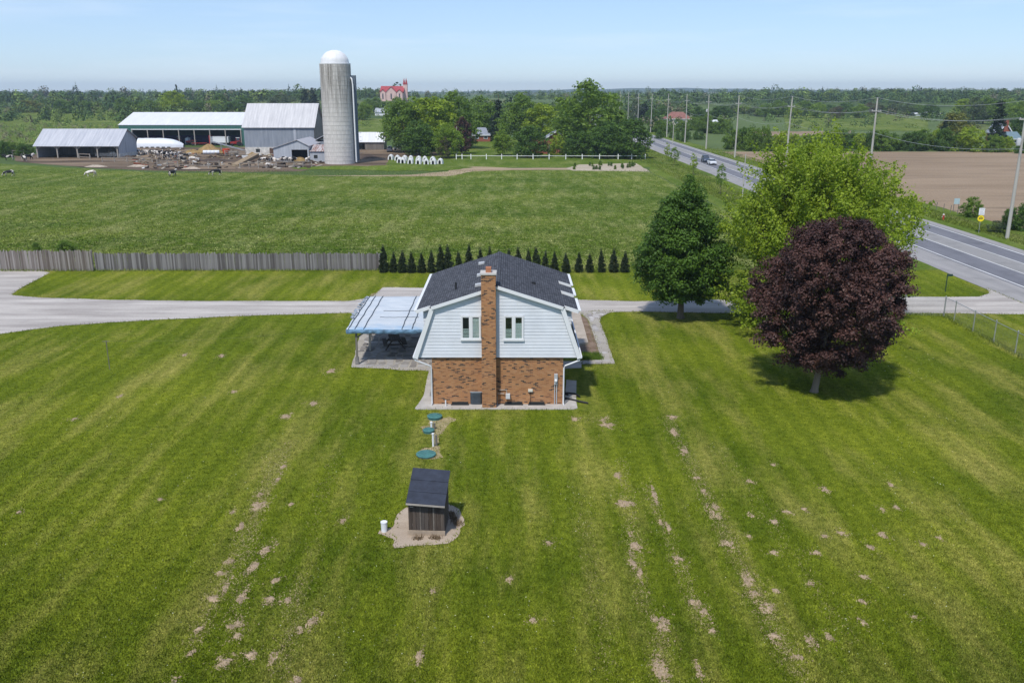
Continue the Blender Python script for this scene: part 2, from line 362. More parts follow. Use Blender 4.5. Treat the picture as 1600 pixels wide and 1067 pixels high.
# ---- drive
def gravelmat(name, a, b, fine=1.0):
    t = NT(name); p = t.pos('World')
    c = t.mix(t.noise(t.mapv(p, (.12, 1, 1)), .8, 5, .6, .35, .65), a, b)
    c = t.mix(t.noise(p, 9 * fine, 4, .7), t.mix(1., c, (.80, .79, .78), 'MULTIPLY'), t.mix(1., c, (1.1, 1.1, 1.1), 'MULTIPLY'))
    c = t.mix(t.math('MULTIPLY', t.noise(p, .25, 5, .6, .55, .8), .5), c, cmul(a, .72))
    t.bump(t.noise(p, 30 * fine, 3, .7, 0, 1), .5, .02); return t.fin(c, .92, .15)
M_drive = gravelmat('gravel_drive', (.31, .283, .262), (.49, .455, .42))
dl = [(0, 522), (50, 515), (100, 509), (170, 504), (250, 499.5), (330, 496), (430, 492), (545, 489)]
DRV = [(-75, 66.0)] + [tuple(G(*p)[:2]) for p in dl] + [(-11.5, 72.6), (-4.5, 72.3), (3.5, 72.4)] + \
      [tuple(G(*p)[:2]) for p in ((940, 490), (962, 487.5), (1000, 487), (1100, 489))] + [(36.0, 73.5), (44.9, 73.0), (46.1, 70.6)] + [(46.1, 83.4), (45.2, 81.2), (43.5, 79.8), (30, 79.4)] + \
      [tuple(G(*p)[:2]) for p in ((990, 471), (905, 468.5), (900, 468))] + [(-7.6, 79.2), (-7.8, 83.6), (-12.6, 83.8), (-13.0, 79.4)] + \
      [tuple(G(*p)[:2]) for p in ((545, 470.5), (300, 470.5), (150, 468), (60, 465), (18, 461), (30, 452), (60, 436), (78, 426), (60, 422.5), (0, 422.5))] + [(-75, 92)]
sheet('driveway', DRV, 0.016, M_drive, 1.2, .10)
M_worn = soilmat('worn_earth', (.20, .16, .085), (.27, .22, .13), False, .5)
sheet('worn_ground', [tuple(G(*p)[:2]) for p in ((572, 469), (604, 469), (604, 451), (590, 455), (578, 462))], 0.008, M_worn, .5, .15)
# ---- concrete apron round the house
M_conc = mat('concrete', (.40, .375, .345), .85, .14, 1.3, .25, 30, coord='World', dirt=(.28, .25, .21))
def slab(name, poly, z0, z1, m, parent=None, amp=.02):
    p = jag(poly, .8, amp); b = MB(); b.extr([(x, y, z0) for x, y in p], (0, 0, z1 - z0)); return b.build(name, m, parent)
apron = slab('concrete_apron', [(-5.75, 49.65), (3.75, 49.65), (3.95, 49.85), (3.95, 50.9), (4.25, 55.0), (3.6, 55.2), (3.2, 50.6), (-4.9, 50.6), (-4.9, 58.0), (-5.7, 57.4), (-5.55, 52), (-5.85, 49.8)], -.05, .05, M_conc)
tag(apron, 'pale concrete apron laid round the foot of the brick house', kind='structure')
# patio of dark crazy paving under the canopy, every stone its own
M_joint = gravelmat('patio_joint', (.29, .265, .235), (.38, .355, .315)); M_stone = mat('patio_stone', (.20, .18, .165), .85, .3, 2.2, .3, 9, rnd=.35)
PAT = [tuple(G(*p)[:2]) for p in ((549, 574), (600, 576), (630, 579), (661, 579))] + [(-4.9, 56.8), (-4.9, 61.3), (-4.9, 72.5), (-12.0, 72.6), (-11.9, 66)]
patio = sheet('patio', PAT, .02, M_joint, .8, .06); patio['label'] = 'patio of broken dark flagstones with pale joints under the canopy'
def inside(p, poly):
    x, y = p; c = False; n = len(poly); j = n - 1
    for i in range(n):
        xi, yi = poly[i][:2]; xj, yj = poly[j][:2]
        if (yi > y) != (yj > y) and x < (xj - xi) * (y - yi) / (yj - yi) + xi: c = not c
        j = i
    return c
def paving(parent, poly, s, name, m, cnt_max, z, h=.025, jit=.34, gap=.80, rnd_seed=3):
    rs = random.Random(rnd_seed)
    x0 = min(p[0] for p in poly); x1 = max(p[0] for p in poly); y0 = min(p[1] for p in poly); y1 = max(p[1] for p in poly)
    nx, ny = int((x1 - x0) / s) + 1, int((y1 - y0) / s) + 1
    g = {(i, j): (x0 + (i + rs.uniform(-jit, jit)) * s, y0 + (j + rs.uniform(-jit, jit)) * s) for i in range(nx + 1) for j in range(ny + 1)}
    n = 0
    for j in range(ny):
        for i in range(nx):
            q = [g[i, j], g[i + 1, j], g[i + 1, j + 1], g[i, j + 1]]
            c = (sum(a for a, b in q) / 4, sum(b for a, b in q) / 4)
            if n >= cnt_max or not all(inside(p, poly) for p in q): continue
            pts = []
            for k in range(4):                           # broken corners
                a, b = Vector(q[k]), Vector(q[(k + 1) % 4])
                pts += [a.lerp(b, rs.uniform(.12, .22)), a.lerp(b, rs.uniform(.78, .88))]
            pts = [((p.x - c[0]) * gap, (p.y - c[1]) * gap, 0) for p in pts]
            mb = MB().extr(pts, (0, 0, h + rs.uniform(0, .012))); mb.build(name, m, parent, loc=(c[0], c[1], z)); n += 1
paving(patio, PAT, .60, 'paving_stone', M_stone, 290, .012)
# ---- path, bed and stoop on the right-hand side of the house
def crop2(a, b): return tuple(G(860 + a / 7.11, 430 + b / 7.11)[:2])
M_flag = mat('flagstone', (.33, .30, .285), .85, .22, 2.5, .3, 10, rnd=.3, coord='Object')
WALK = [crop2(*p) for p in ((330, 420), (500, 400), (700, 395), (560, 470), (550, 520), (600, 640), (640, 760), (715, 985), (340, 990), (335, 950), (570, 940), (520, 800), (440, 560), (415, 490), (370, 455))]
walk = sheet('garden_walk', WALK, .022, M_joint, .8, .05); walk['label'] = 'pale flagstone walk bending round the bed to the drive'
paving(walk, WALK, .52, 'flagstone', M_flag, 260, .014, .02, .3, .88, 5)
M_mulch = soilmat('bark_mulch', (.14, .095, .07), (.23, .17, .13), False, 1.2)
sheet('planting_bed', [crop2(*p) for p in ((325, 440), (410, 490), (440, 560), (525, 800), (570, 940), (320, 945), (300, 790), (420, 770), (330, 450))], .03, M_mulch, .8, .03)
stoop = slab('stoop', [crop2(*p) for p in ((230, 425), (325, 425), (420, 765), (300, 785), (255, 780))], 0, .17, mat('stoop_concrete', (.36, .31, .255), .85, .15, 1.5, .2, 30, coord='World', dirt=(.30, .25, .2)), amp=.01)
tag(stoop, 'beige concrete stoop along the right wall of the house', kind='structure')
slab('side_slab', [crop2(*p) for p in ((120, 960), (345, 960), (345, 1030), (120, 1040))], 0, .04, M_conc)['kind'] = 'structure'
# ================================================================== HOUSE
def brickmat():
    t = NT('brick'); p = t.pos('Object'); s = t.n('ShaderNodeSeparateXYZ'); t.l(p, s.inputs[0])
    cb = t.n('ShaderNodeCombineXYZ'); t.l(t.math('ADD', s.outputs[0], s.outputs[1]), cb.inputs[0]); t.l(s.outputs[2], cb.inputs[1])
    bk = t.n('ShaderNodeTexBrick'); bk.inputs['Scale'].default_value = 1.0; bk.inputs['Brick Width'].default_value = .215; bk.inputs['Row Height'].default_value = .075
    bk.inputs['Mortar Size'].default_value = .007; bk.inputs['Mortar Smooth'].default_value = .1; bk.inputs['Bias'].default_value = 0
    bk.inputs['Color1'].default_value = (0, 0, 0, 1); bk.inputs['Color2'].default_value = (1, 1, 1, 1); bk.inputs['Mortar'].default_value = (.5, .5, .5, 1)
    t.l(cb.outputs[0], bk.inputs['Vector'])
    r = t.n('ShaderNodeValToRGB'); r.color_ramp.interpolation = 'LINEAR'; e = r.color_ramp.elements
    e[0].color = (.055, .038, .034, 1); e[0].position = .08; e[1].color = (.47, .245, .115, 1); e[1].position = .95
    for po, c in ((.14, (.22, .10, .055)), (.3, (.38, .17, .068)), (.5, (.46, .225, .095)), (.72, (.41, .185, .082))):
        q = e.new(po); q.color = (*c, 1)
    t.l(bk.outputs['Color'], r.inputs['Fac'])
    c = t.mix(t.noise(p, .9, 4), t.mix(1., r.outputs['Color'], (.8, .78, .75), 'MULTIPLY'), r.outputs['Color'])
    c = t.mix(bk.outputs['Fac'], c, (.33, .235, .15))
    t.bump(t.math('SUBTRACT', 1.0, bk.outputs['Fac']), .8, .01); return t.fin(c, .9, .15)
def shinglemat(name, a, b, w=.30, h=.14, ax=(1, 0)):
    t = NT(name); p = t.pos('Object'); s = t.n('ShaderNodeSeparateXYZ'); t.l(p, s.inputs[0])
    cb = t.n('ShaderNodeCombineXYZ'); t.l(s.outputs[ax[0]], cb.inputs[0]); t.l(s.outputs[ax[1]], cb.inputs[1])
    bk = t.n('ShaderNodeTexBrick'); bk.inputs['Scale'].default_value = 1; bk.inputs['Brick Width'].default_value = w; bk.inputs['Row Height'].default_value = h
    bk.inputs['Mortar Size'].default_value = .012; bk.inputs['Color1'].default_value = (*a, 1); bk.inputs['Color2'].default_value = (*b, 1); bk.inputs['Mortar'].default_value = (*cmul(a, .4), 1)
    t.l(cb.outputs[0], bk.inputs['Vector'])
    c = t.mix(t.noise(p, .8, 5), t.mix(1., bk.outputs['Color'], (.8, .8, .8), 'MULTIPLY'), bk.outputs['Color'])
    c = t.mix(t.noise(p, 40, 2), t.mix(1., c, (.75, .75, .75), 'MULTIPLY'), t.mix(1., c, (1.25, 1.25, 1.25), 'MULTIPLY'))
    t.bump(t.math('SUBTRACT', 1.0, bk.outputs['Fac']), .9, .02); return t.fin(c, .9, .2)
M_brick = brickmat(); M_shingle = shinglemat('roof_shingle', (.052, .055, .066), (.100, .105, .122), .32, .145, (1, 0))
M_siding = mat('vinyl_siding', (.62, .645, .685), .5, .09, .9, 0, coord='World', spec=.35, dirt=(.62, .63, .64))
M_white = mat('white_trim', (.68, .69, .70), .45, .04, 2, spec=.4); M_gut = mat('gutter_white', (.66, .67, .69), .4, .05, 3, spec=.45)
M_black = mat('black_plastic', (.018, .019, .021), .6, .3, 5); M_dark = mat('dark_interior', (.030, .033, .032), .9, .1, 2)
M_galv = mat('galvanised_steel', (.42, .43, .44), .45, .2, 4, metal=.6); M_greymetal = mat('grey_painted_metal', (.42, .43, .44), .5, .12, 5)
M_acm = mat('charcoal_metal', (.055, .07, .085), .5, .2, 6, spec=.4)
def glassmat(name, tint=(.8, .86, .84), refl=.22):
    t = NT(name); tr = t.n('ShaderNodeBsdfTransparent'); tr.inputs['Color'].default_value = (*tint, 1)
    gl = t.n('ShaderNodeBsdfGlossy'); gl.inputs['Roughness'].default_value = .03; gl.inputs['Color'].default_value = (.9, .92, .95, 1)
    
    ms = t.n('ShaderNodeMixShader'); ms.inputs[0].default_value = refl * .5; t.l(tr.outputs[0], ms.inputs[1]); t.l(gl.outputs[0], ms.inputs[2])
    t.l(ms.outputs[0], t.out.inputs['Surface']); return t.m
M_glass = glassmat('window_glass')
HXc, HY0 = -.87, 50.5
HL = 10.7
house = thing('gambrel_house', 'two-storey house with white siding over orange brick and a dark barn-shaped roof', 'house', (HXc, HY0, 0))
HB, BZ, KX, KZ, AX = 4.88, 3.06, 3.85, 6.10, 7.36
SL = (AX - KZ) / KX
def prof(z):                                              # half width of the gable at height z
    return HB + (KX - HB) * (z - BZ) / (KZ - BZ) if z <= KZ else KX * (AX - z) / (AX - KZ)
MB().box(-3.95, 3.95, 0, HL, 0, BZ).build('brick_wall', M_brick, house)
gp = [(-HB + .05, 0, BZ), (HB - .05, 0, BZ), (KX - .05, 0, KZ), (0, 0, AX - .06), (-KX + .05, 0, KZ)]
MB().extr([(x, -.12, z) for x, _, z in gp], (0, HL + .24, 0)).build('upper_wall', M_siding, house)
MB().box(-4.9, -3.95, -.1, HL + .1, BZ - .03, BZ - .002).build('soffit', M_white, house); MB().box(3.95, 4.9, -.1, HL + .1, BZ - .03, BZ - .002).build('soffit', M_white, house)
CHX0, CHX1 = -.93, -.08                                   # chimney in local x
z = BZ; k = 0
while z < AX - .12:                                       # lapped boards, cut to the gable and round the chimney
    z1 = min(z + .2, AX - .07)
    for sgn in (-1, 1):
        def X(zz):
            w = prof(zz) - .10
            return (-w, min(CHX0 - .012, w)) if sgn < 0 else (max(CHX1 + .012, -w), w)
        a0, a1 = X(z); b0, b1 = X(z1)
        if a1 - a0 < .08 or b1 - b0 < -.02: continue
        b1 = max(b1, b0 + .01); y0, y1 = -.144, -.125
        zz1 = z1 - .004
        MB().add([(a0, y0, z), (a1, y0, z), (b1, y1, zz1), (b0, y1, zz1), (a0, -.118, z), (a1, -.118, z), (b1, -.118, zz1), (b0, -.118, zz1)],
                 [(0, 1, 2, 3), (7, 6, 5, 4), (0, 4, 5, 1), (1, 5, 6, 2), (2, 6, 7, 3), (3, 7, 4, 0)]).build('siding_board', M_siding, house)
    z = z1; k += 1
# roof
def slab3(quad, t):
    q = [Vector(p) for p in quad]; n = (q[1] - q[0]).cross(q[2] - q[0]).normalized()
    if n.z < 0: n = -n
    return MB().extr(q, n * t)
RT = .10
def zr(s): return AX - SL * s + .02
roof = MB()
roof.extr([(-3.98, 0, zr(3.98)), (0, 0, zr(0)), (3.98, 0, zr(3.98)), (3.98, 0, zr(3.98) + RT), (0, 0, zr(0) + RT), (-3.98, 0, zr(3.98) + RT)], (0, HL + .62, 0))
roof = roof.build('roof', M_shingle, house, loc=(0, -.32, 0))
rc = MB(); rc.extr([(-.16, 0, zr(.16) + RT + .002), (0, 0, zr(0) + RT + .002), (.16, 0, zr(.16) + RT + .002), (.16, 0, zr(.16) + RT + .025), (0, 0, zr(0) + RT + .03), (-.16, 0, zr(.16) + RT + .025)], (0, HL + .62, 0)); rc.build('ridge_cap', M_shingle, roof, loc=(0, 0, 0))
for sg in (-1, 1):
    lo = [(sg * KX, -.18, KZ - .02), (sg * (HB + .06), -.18, BZ + .02), (sg * (HB + .06), HL + .18, BZ + .02), (sg * KX, HL + .18, KZ - .02)]
    MB().extr(lo, (sg * .07, 0, .03)).build('lower_roof', M_shingle, house)
    # rake boards
    a, b = Vector((sg * (HB + .02), -.24, BZ - .02)), Vector((sg * (KX + .0), -.24, KZ + .0))
    MB().beam(a, b, .26, .17).build('rake_board', M_white, house)
    MB().beam((sg * (KX + .03), -.345, zr(KX) + .01), (sg * .02, -.345, zr(0) - .00), .05, .19).build('rake_board', M_white, house)
    MB().beam((sg * (KX + .03), -.25, zr(KX) - .04), (sg * .02, -.25, zr(0) - .05), .16, .03).build('rake_soffit', M_white, house)
    # gutter along the low eave with downspout
    MB().extr([(sg * (HB + .04), -.3, BZ - .04), (sg * (HB + .17), -.3, BZ - .02), (sg * (HB + .19), -.3, BZ + .10), (sg * (HB + .04), -.3, BZ + .10)], (0, HL + .6, 0)).build('gutter', M_gut, house)
    MB().tube([(sg * (HB + .08), -.22, BZ - .02), (sg * (HB + .06), -.22, BZ - .14), (sg * 4.05, -.16, BZ - .52), (sg * 3.99, -.12, BZ - .64), (sg * 3.99, -.12, .12), (sg * 4.02, -.3, .08)], .05, 8).build('downspout', M_gut, house, True)
def dormer(sg, y0, y1, s1=4.80, wall=4.42):
    d = MB(); zl = KZ - (wall - KX) * (KZ - BZ) / (HB - KX) - .05
    d.extr([(sg * 3.6, 0, zr(3.6) - .02), (sg * wall, 0, zr(wall) - .02), (sg * wall, 0, zl), (sg * 3.7, 0, zl)], (0, y1 - y0 - .5, 0))
    do = d.build('dormer', M_siding, house, loc=(0, y0 + .25, 0))
    zz = zl + .05
    while zz < zr(wall) - .15:                             # boards on the cheek that faces the garden
        z1 = zz + .19; xin = lambda q: KX + (KZ - q) * (HB - KX) / (KZ - BZ) + .12
        a, b, c = xin(zz), xin(z1), wall + .01
        if a < c - .05:
            MB().add([(sg * a, -.035, zz), (sg * c, -.035, zz), (sg * c, -.008, z1), (sg * b, -.008, z1), (sg * a, 0.01, zz), (sg * c, .01, zz), (sg * c, .01, z1), (sg * b, .01, z1)],
                     [(0, 1, 2, 3), (7, 6, 5, 4), (0, 4, 5, 1), (1, 5, 6, 2), (2, 6, 7, 3), (3, 7, 4, 0)]).build('siding_board', M_siding, do)
        zz = z1
    zo = .012
    MB().extr([(sg * 3.75, 0, zr(3.75) + zo), (sg * s1, 0, zr(s1) + zo), (sg * s1, 0, zr(s1) + RT + zo), (sg * 3.75, 0, zr(3.75) + RT + zo)], (0, y1 - y0, 0)).build('dormer_roof', M_shingle, house, loc=(0, y0, 0))
    MB().beam((sg * 3.93, y0 - .03, zr(3.93) + .0), (sg * (s1 + .02), y0 - .03, zr(s1) + .0), .045, .21).build('rake_board', M_white, house)
    MB().beam((sg * (s1 + .03), y0, zr(s1) + .02), (sg * (s1 + .03), y1, zr(s1) + .02), .05, .17).build('fascia', M_white, house)
    MB().extr([(sg * (s1 + .06), 0, zr(s1) + .0), (sg * (s1 + .16), 0, zr(s1) + .01), (sg * (s1 + .17), 0, zr(s1) + .09), (sg * (s1 + .06), 0, zr(s1) + .09)], (0, y1 - y0, 0)).build('gutter', M_gut, house, loc=(0, y0, 0))
dormer(-1, .15, HL + .2)
dormer(1, .15, 3.3); dormer(1, 4.25, 6.3); dormer(1, 7.2, HL + .2)
# windows in the gable
def window(x0, x1, z0, z1):
    w = bpy.data.objects.new('window', None); COL.objects.link(w); w.parent = house
    y = -.16; f = .075; xm = (x0 + x1) / 2
    fr = MB()
    fr.box(x0, x1, y - .05, y + .02, z1 - f, z1); fr.box(x0 - .03, x1 + .03, y - .08, y + .02, z0 - .05, z0 + f)
    fr.box(x0, x0 + f, y - .05, y + .02, z0 + f, z1 - f); fr.box(x1 - f, x1, y - .05, y + .02, z0 + f, z1 - f); fr.box(xm - .075, xm + .075, y - .052, y + .02, z0 + f, z1 - f)
    fr.build('frame', M_white, w)
    for i, (a, b) in enumerate(((x0 + f, xm - .075), (xm + .075, x1 - f))):
        sb = MB(); e = .035
        for q in ((a, b, z0 + f, z0 + f + e), (a, b, z1 - f - e, z1 - f), (a, a + e, z0 + f + e, z1 - f - e), (b - e, b, z0 + f + e, z1 - f - e)): sb.box(q[0], q[1], y - .035, y + .0, q[2], q[3])
        sb.build('sash', M_white, w)
        MB().box(a + e, b - e, y - .022, y - .016, z0 + f + e, z1 - f - e).build('pane', M_glass, w)
        MB().box(a + e, b - e, y + .009, y + .011, z0 + f + e, z1 - f - e).build('dark_backing', M_dark, w)  # flat dark panel close behind the glass, painted as the unlit room
        zz = z0 + f + e + .03; lim = z1 - f - e if i else z0 + .75
        top = z0 + f + (.62 if i == 0 else (.95 if x0 > 0 else 1.2))
        while zz < min(top, z1 - f - e):
            MB().obox(((a + b) / 2, y - .004, zz), (b - a) / 2 - e - .005, .003, .040 if i else .024, (-.35, 0, 0)).build('blind_slat', M_white, w); zz += .085
window(-2.16, -.98, 4.17, 5.64); window(.38, 1.56, 4.15, 5.64)
# chimney
chim = MB().box(CHX0, CHX1, -.62, .35, 0, 8.18).build('chimney', M_brick, house)
M_cap = mat('chimney_cap', (.45, .43, .40), .85, .15, 4)
MB().box(CHX0 - .05, CHX1 + .05, -.67, .40, 8.18, 8.27).build('cap', M_cap, chim); MB().box(-.66, -.34, -.36, .06, 8.27, 8.56).build('flue', mat('clay_flue', (.36, .15, .08), .85, .2, 4), chim)
# roof vents
for x, y in ((-1.15, 1.2), (-1.15, 4.2), (-1.2, 8.2)): MB().extr([(x - .2, y - .2, zr(-x) + .1), (x + .2, y - .2, zr(-x) + .18), (x + .2, y - .2, zr(-x) + .30), (x - .2, y - .2, zr(-x) + .24)], (0, .42, 0)).build('roof_vent', M_greymetal, roof, loc=(0, .32, 0))
MB().tube([(-2.6, 2.6, zr(2.6)), (-2.6, 2.6, zr(2.6) + .55)], .06, 10).build('vent_pipe', M_black, roof, loc=(0, .32, 0)); MB().box(2.1, 2.36, 3.6, 3.86, zr(2.3) + .08, zr(2.3) + .24).build('roof_vent', M_black, roof, loc=(0, .32, 0))
# things fixed on the brick gable
em = MB().box(3.42, 3.62, -.14, -.002, 1.35, 2.0).build('electric_meter_box', M_greymetal, house)
MB().lathe([(.085, 0), (.085, .06), (.06, .1), (.0, .1)], 14).build('meter_glass', mat('meter_dial', (.7, .72, .74), .2, .1, 9), em, True, (3.52, -.14, 1.6), (R(90), 0, 0))
for x in (3.46, 3.58): MB().tube([(x, -.05, 1.35), (x, -.05, .05)], .03, 8).build('conduit', M_greymetal, house, True)
gm = MB().obox((.62, -.16, .62), .13, .1, .15, (0, 0, 0)).build('gas_meter', mat('meter_grey', (.52, .53, .53), .5, .1, 5), house)
MB().tube([(.1, -.06, .98), (.55, -.06, .98), (.55, -.12, .75)], .022, 6).tube([(-.02, -.06, .05), (-.02, -.06, .75), (.4, -.1, .75)], .022, 6).build('gas_pipe', mat('pipe_paint', (.42, .40, .36), .6, .2, 6), gm, True)
MB().tube([(2.0, -.05, .06), (2.0, -.05, .9)], .015, 6).build('cable', M_black, house); MB().box(1.85, 2.12, -.14, -.004, .88, 1.02).build('vent_hood', mat('cream_plastic', (.6, .57, .48), .6, .1, 5), house)
for a, b in ((-2.8, -1.8), (.45, 1.5), (1.9, 2.85)):
    MB().box(a, b, -.03, -.003, -.02, .2).build('basement_window', M_dark, house)
    MB().box(a - .05, b + .05, -.22, -.04, .045, .075).build('window_well', M_black, house)
MB().tube([(-3.15, -.35, 0), (-3.15, -.35, .42)], .04, 8).build('vent_pipe', M_white, house, True)
# air conditioner
ac = thing('air_conditioner', 'dark round-cornered air conditioner standing on the apron beside the chimney foot', 'air conditioner', G(744.5, 631.5) + Vector((0, .15, .05)))
def rrect(w, r, n=5):
    return [(sx * (w - r) + r * math.cos(a0 + a * math.pi / 2 / n), sy * (w - r) + r * math.sin(a0 + a * math.pi / 2 / n)) for sx, sy, a0 in ((1, 1, 0), (-1, 1, math.pi / 2), (-1, -1, math.pi), (1, -1, 3 * math.pi / 2)) for a in range(n + 1)]
MB().extr([(x, y, .04) for x, y in rrect(.36, .14)], (0, 0, .72)).build('body', M_acm, ac)
for i in range(8): MB().extr([(x, y, .09 + i * .082) for x, y in rrect(.372, .15)], (0, 0, .035)).build('louvre', M_acm, ac)
MB().extr([(x, y, .76) for x, y in rrect(.38, .15)], (0, 0, .05)).build('top_rim', mat('ac_top', (.24, .27, .30), .5, .2, 5), ac)
fan = MB().lathe([(.27, .812), (.27, .822), (.24, .822), (.24, .812)], 28)
for i in range(5): fan.lathe([(.05 + i * .04, .815), (.05 + i * .04, .822), (.058 + i * .04, .822), (.058 + i * .04, .815)], 24)
fan.build('fan_grille', M_black, ac); MB().lathe([(.235, .811), (.235, .8125), (0, .8125)], 24).build('fan_well', M_dark, ac)
MB().box(-.3, .3, -.3, .3, 0, .04).build('base_pad', M_conc, ac); MB().box(-.54, -.40, .1, .2, .45, .78).build('disconnect_box', M_greymetal, ac)
# black drain hoses by the right-hand corner
h = thing('drain_hose', 'long black corrugated drain hose leading off the right downspout into the grass', 'hose', G(879, 625))
p0 = G(879, 625); pts = [G(879, 625) - p0 + Vector((0, 0, .12)), G(886, 625) - p0 + Vector((0, 0, .11)), G(897, 627) - p0 + Vector((0, 0, .09)), G(907, 629) - p0 + Vector((0, 0, .07)), G(919, 631) - p0 + Vector((0, 0, .05))]
fine = [pts[i].lerp(pts[i + 1], j / 14) for i in range(4) for j in range(14)] + [pts[-1]]
MB().tube(fine, [.065 if i % 2 else .055 for i in range(len(fine))], 9).build('corrugated_pipe', M_black, h, True); MB().tube([pts[0] + Vector((-.1, 0, .05)), pts[0] + Vector((.02, 0, .0))], .075, 9).build('coupling', M_black, h, True)
h = thing('drain_hose', 'short black bent drain hose lying behind the long one on the side slab', 'hose', G(884, 617)); p0 = G(884, 617)
pts = [G(*q) - p0 + Vector((0, 0, .1)) for q in ((888, 619), (881, 617.5), (881, 616), (888, 616), (899, 617.5), (906, 622))]
fine = [pts[i].lerp(pts[i + 1], j / 8) for i in range(5) for j in range(8)] + [pts[-1]]
MB().tube(fine, [.055 if i % 2 else .047 for i in range(len(fine))], 9).build('corrugated_pipe', M_black, h, True)
# ------------------------------------------------------------------ canopy and picnic table
M_frame = mat('weathered_timber', (.16, .15, .13), .85, .3, 3, .3, 20, stretch=(1, 1, .2)); M_pale = mat('pale_timber', (.40, .37, .32), .85, .2, 3)
def tarpmat():
    t = NT('faded_blue_tarp'); p = t.pos('Object'); s = t.n('ShaderNodeSeparateXYZ'); t.l(p, s.inputs[0])
    f = t.n('ShaderNodeMapRange'); f.inputs['From Min'].default_value = 1.9; f.inputs['From Max'].default_value = .0; t.l(s.outputs[1], f.inputs['Value'])
    w = t.noise(t.mapv(p, (.5, 1.3, 1)), 1.1, 6, .65, .3, .7)
    c = t.mix(w, (.40, .445, .49), (.53, .56, .585))
    c = t.mix(t.math('MULTIPLY', f.outputs[0], t.noise(p, 1.0, 5, .6, .35, .7)), c, (.20, .36, .54))
    c = t.mix(t.noise(t.mapv(p, (.35, 3, 1)), 1.6, 5, .7, .66, .74), c, (.10, .22, .34))
    t.bump(t.noise(t.mapv(p, (.4, 1.5, 1)), 2, 4, .6, 0, 1), .7, .12); return t.fin(c, .6, .3)
M_tarp = tarpmat(); M_batten = mat('dark_batten', (.055, .075, .10), .8, .3, 5)
CX0, CX1, CY0, CY1 = -11.45, -5.15, 58.45, 68.1; W, D = CX1 - CX0, CY1 - CY0
can = thing('carport_canopy', 'open timber canopy roofed with faded blue and white tarpaulin left of the house', 'canopy', (CX0, CY0, 0))
N, K = 34, 44; tv = []
def tz(u, v): return 2.62 + .10 * v + .008 * math.sin(u * 21 + 2 * math.sin(v * 5)) + .008 * math.sin(v * 40 + u * 9) - (.0 if v > .02 else .06)
for j in range(K + 1):
    for i in range(N + 1):
        u, v = i / N, j / K; tv.append((u * W + .03 * math.sin(v * 19), v * D + (.05 * math.sin(u * 23) if j in (0, K) else 0), tz(u, v)))
quads = [(j * (N + 1) + i, j * (N + 1) + i + 1, (j + 1) * (N + 1) + i + 1, (j + 1) * (N + 1) + i) for j in range(K) for i in range(N)]
me = npmesh('tarp_roof', tv, quads=quads); me.shade_smooth(); o = link('tarp_roof', me, M_tarp, can)
sm = o.modifiers.new('thick', 'SOLIDIFY'); sm.thickness = .03
# rolled hem hanging over the front beam
hv = []
for j in range(7):
    for i in range(N * 2 + 1):
        u = i / (N * 2); hv.append((u * W, -.02 - .05 * math.sin(j / 6 * 3) - .01 * math.sin(u * 60 + j), tz(u, 0) + .06 - j * .05 * (1 + .08 * math.sin(u * 37))))
me = npmesh('tarp_hem', hv, quads=[(j * (2 * N + 1) + i, j * (2 * N + 1) + i + 1, (j + 1) * (2 * N + 1) + i + 1, (j + 1) * (2 * N + 1) + i) for j in range(6) for i in range(2 * N)]); me.shade_smooth(); link('tarp_hem', me, mat('blue_hem', (.13, .24, .37), .6, .5, 2.5), o)
for a, b in ((.024, 1), (.094, 1), (.19, 1), (.61, 1), (.72, .5)):
    x0 = a * W; pts = [(x0 + .02 * math.sin(j), j / 20 * D * b, tz(a, j / 20 * b) + .03) for j in range(21)]
    MB().tube(pts, .03, 5).build('batten', M_batten, can)
for yy in (.33, .52): MB().tube([(W * (.3 + .03 * j), D * yy + .03 * math.sin(j * 2), tz(.3 + .03 * j, yy) + .02) for j in range(16)], .018, 5).build('fold', M_batten, can)
for i in range(9): MB().obox((-.06 - .03 * (i % 2), D * (.3 + .08 * i), 2.74), .10, .16, .06, (.3 * (i % 3), .2, .5 * i)).build('tarp_bunch', mat('bunched_tarp', (.30, .34, .40), .7, .4, 6) if i == 0 else bpy.data.materials['bunched_tarp'], can)
for y in (.08, D - .1): MB().beam((.15, y, 2.44), (W - .1, y, 2.48), .09, .19).build('beam', M_frame, can)
for x in (.35, W * .33, W * .66, W - .25): MB().beam((x, .1, 2.5), (x, D - .1, 2.56), .06, .14).build('rafter', M_frame, can)
P = lambda px, py: G(px, py) - Vector((CX0, CY0, 0))
for i, (x, y) in enumerate(((.62, .25), (1.0, 3.6), (.5, 7.2), (W - .35, 3.2), (W - .35, D - .4))):
    MB().beam((x, y, 0), (x + .03, y, 2.5), .13, .13).build('post', M_pale if i == 1 else M_frame, can)
    if i == 0: MB().box(x - .12, x + .12, y - .1, y + .12, 0, .55).build('post_shoe', mat('post_shoe', (.20, .19, .18), .8, .2, 4), can)
MB().beam((.62, .25, 1.9), (1.35, .25, 2.44), .09, .09).build('brace', M_frame, can); MB().beam((W - .35, .2, 1.75), (W - 1.15, .2, 2.42), .09, .09).build('brace', M_frame, can)
M_tab = mat('dark_picnic_timber', (.075, .062, .052), .85, .3, 4, .2, 20)
pt = thing('picnic_table', 'dark brown picnic table with two benches under the canopy', 'picnic table', G(616, 545) + Vector((0, .3, .05)), R(12))
for i in range(5): MB().box(-.40 + i * .165, -.25 + i * .165, -.95, .95, .72, .76).build('table_plank', M_tab, pt)
for sx in (-1, 1):
    for i in range(2): MB().box(sx * .72 - .15 + i * .155, sx * .72 - .005 + i * .155, -.95, .95, .42, .46).build('bench_plank', M_tab, pt)
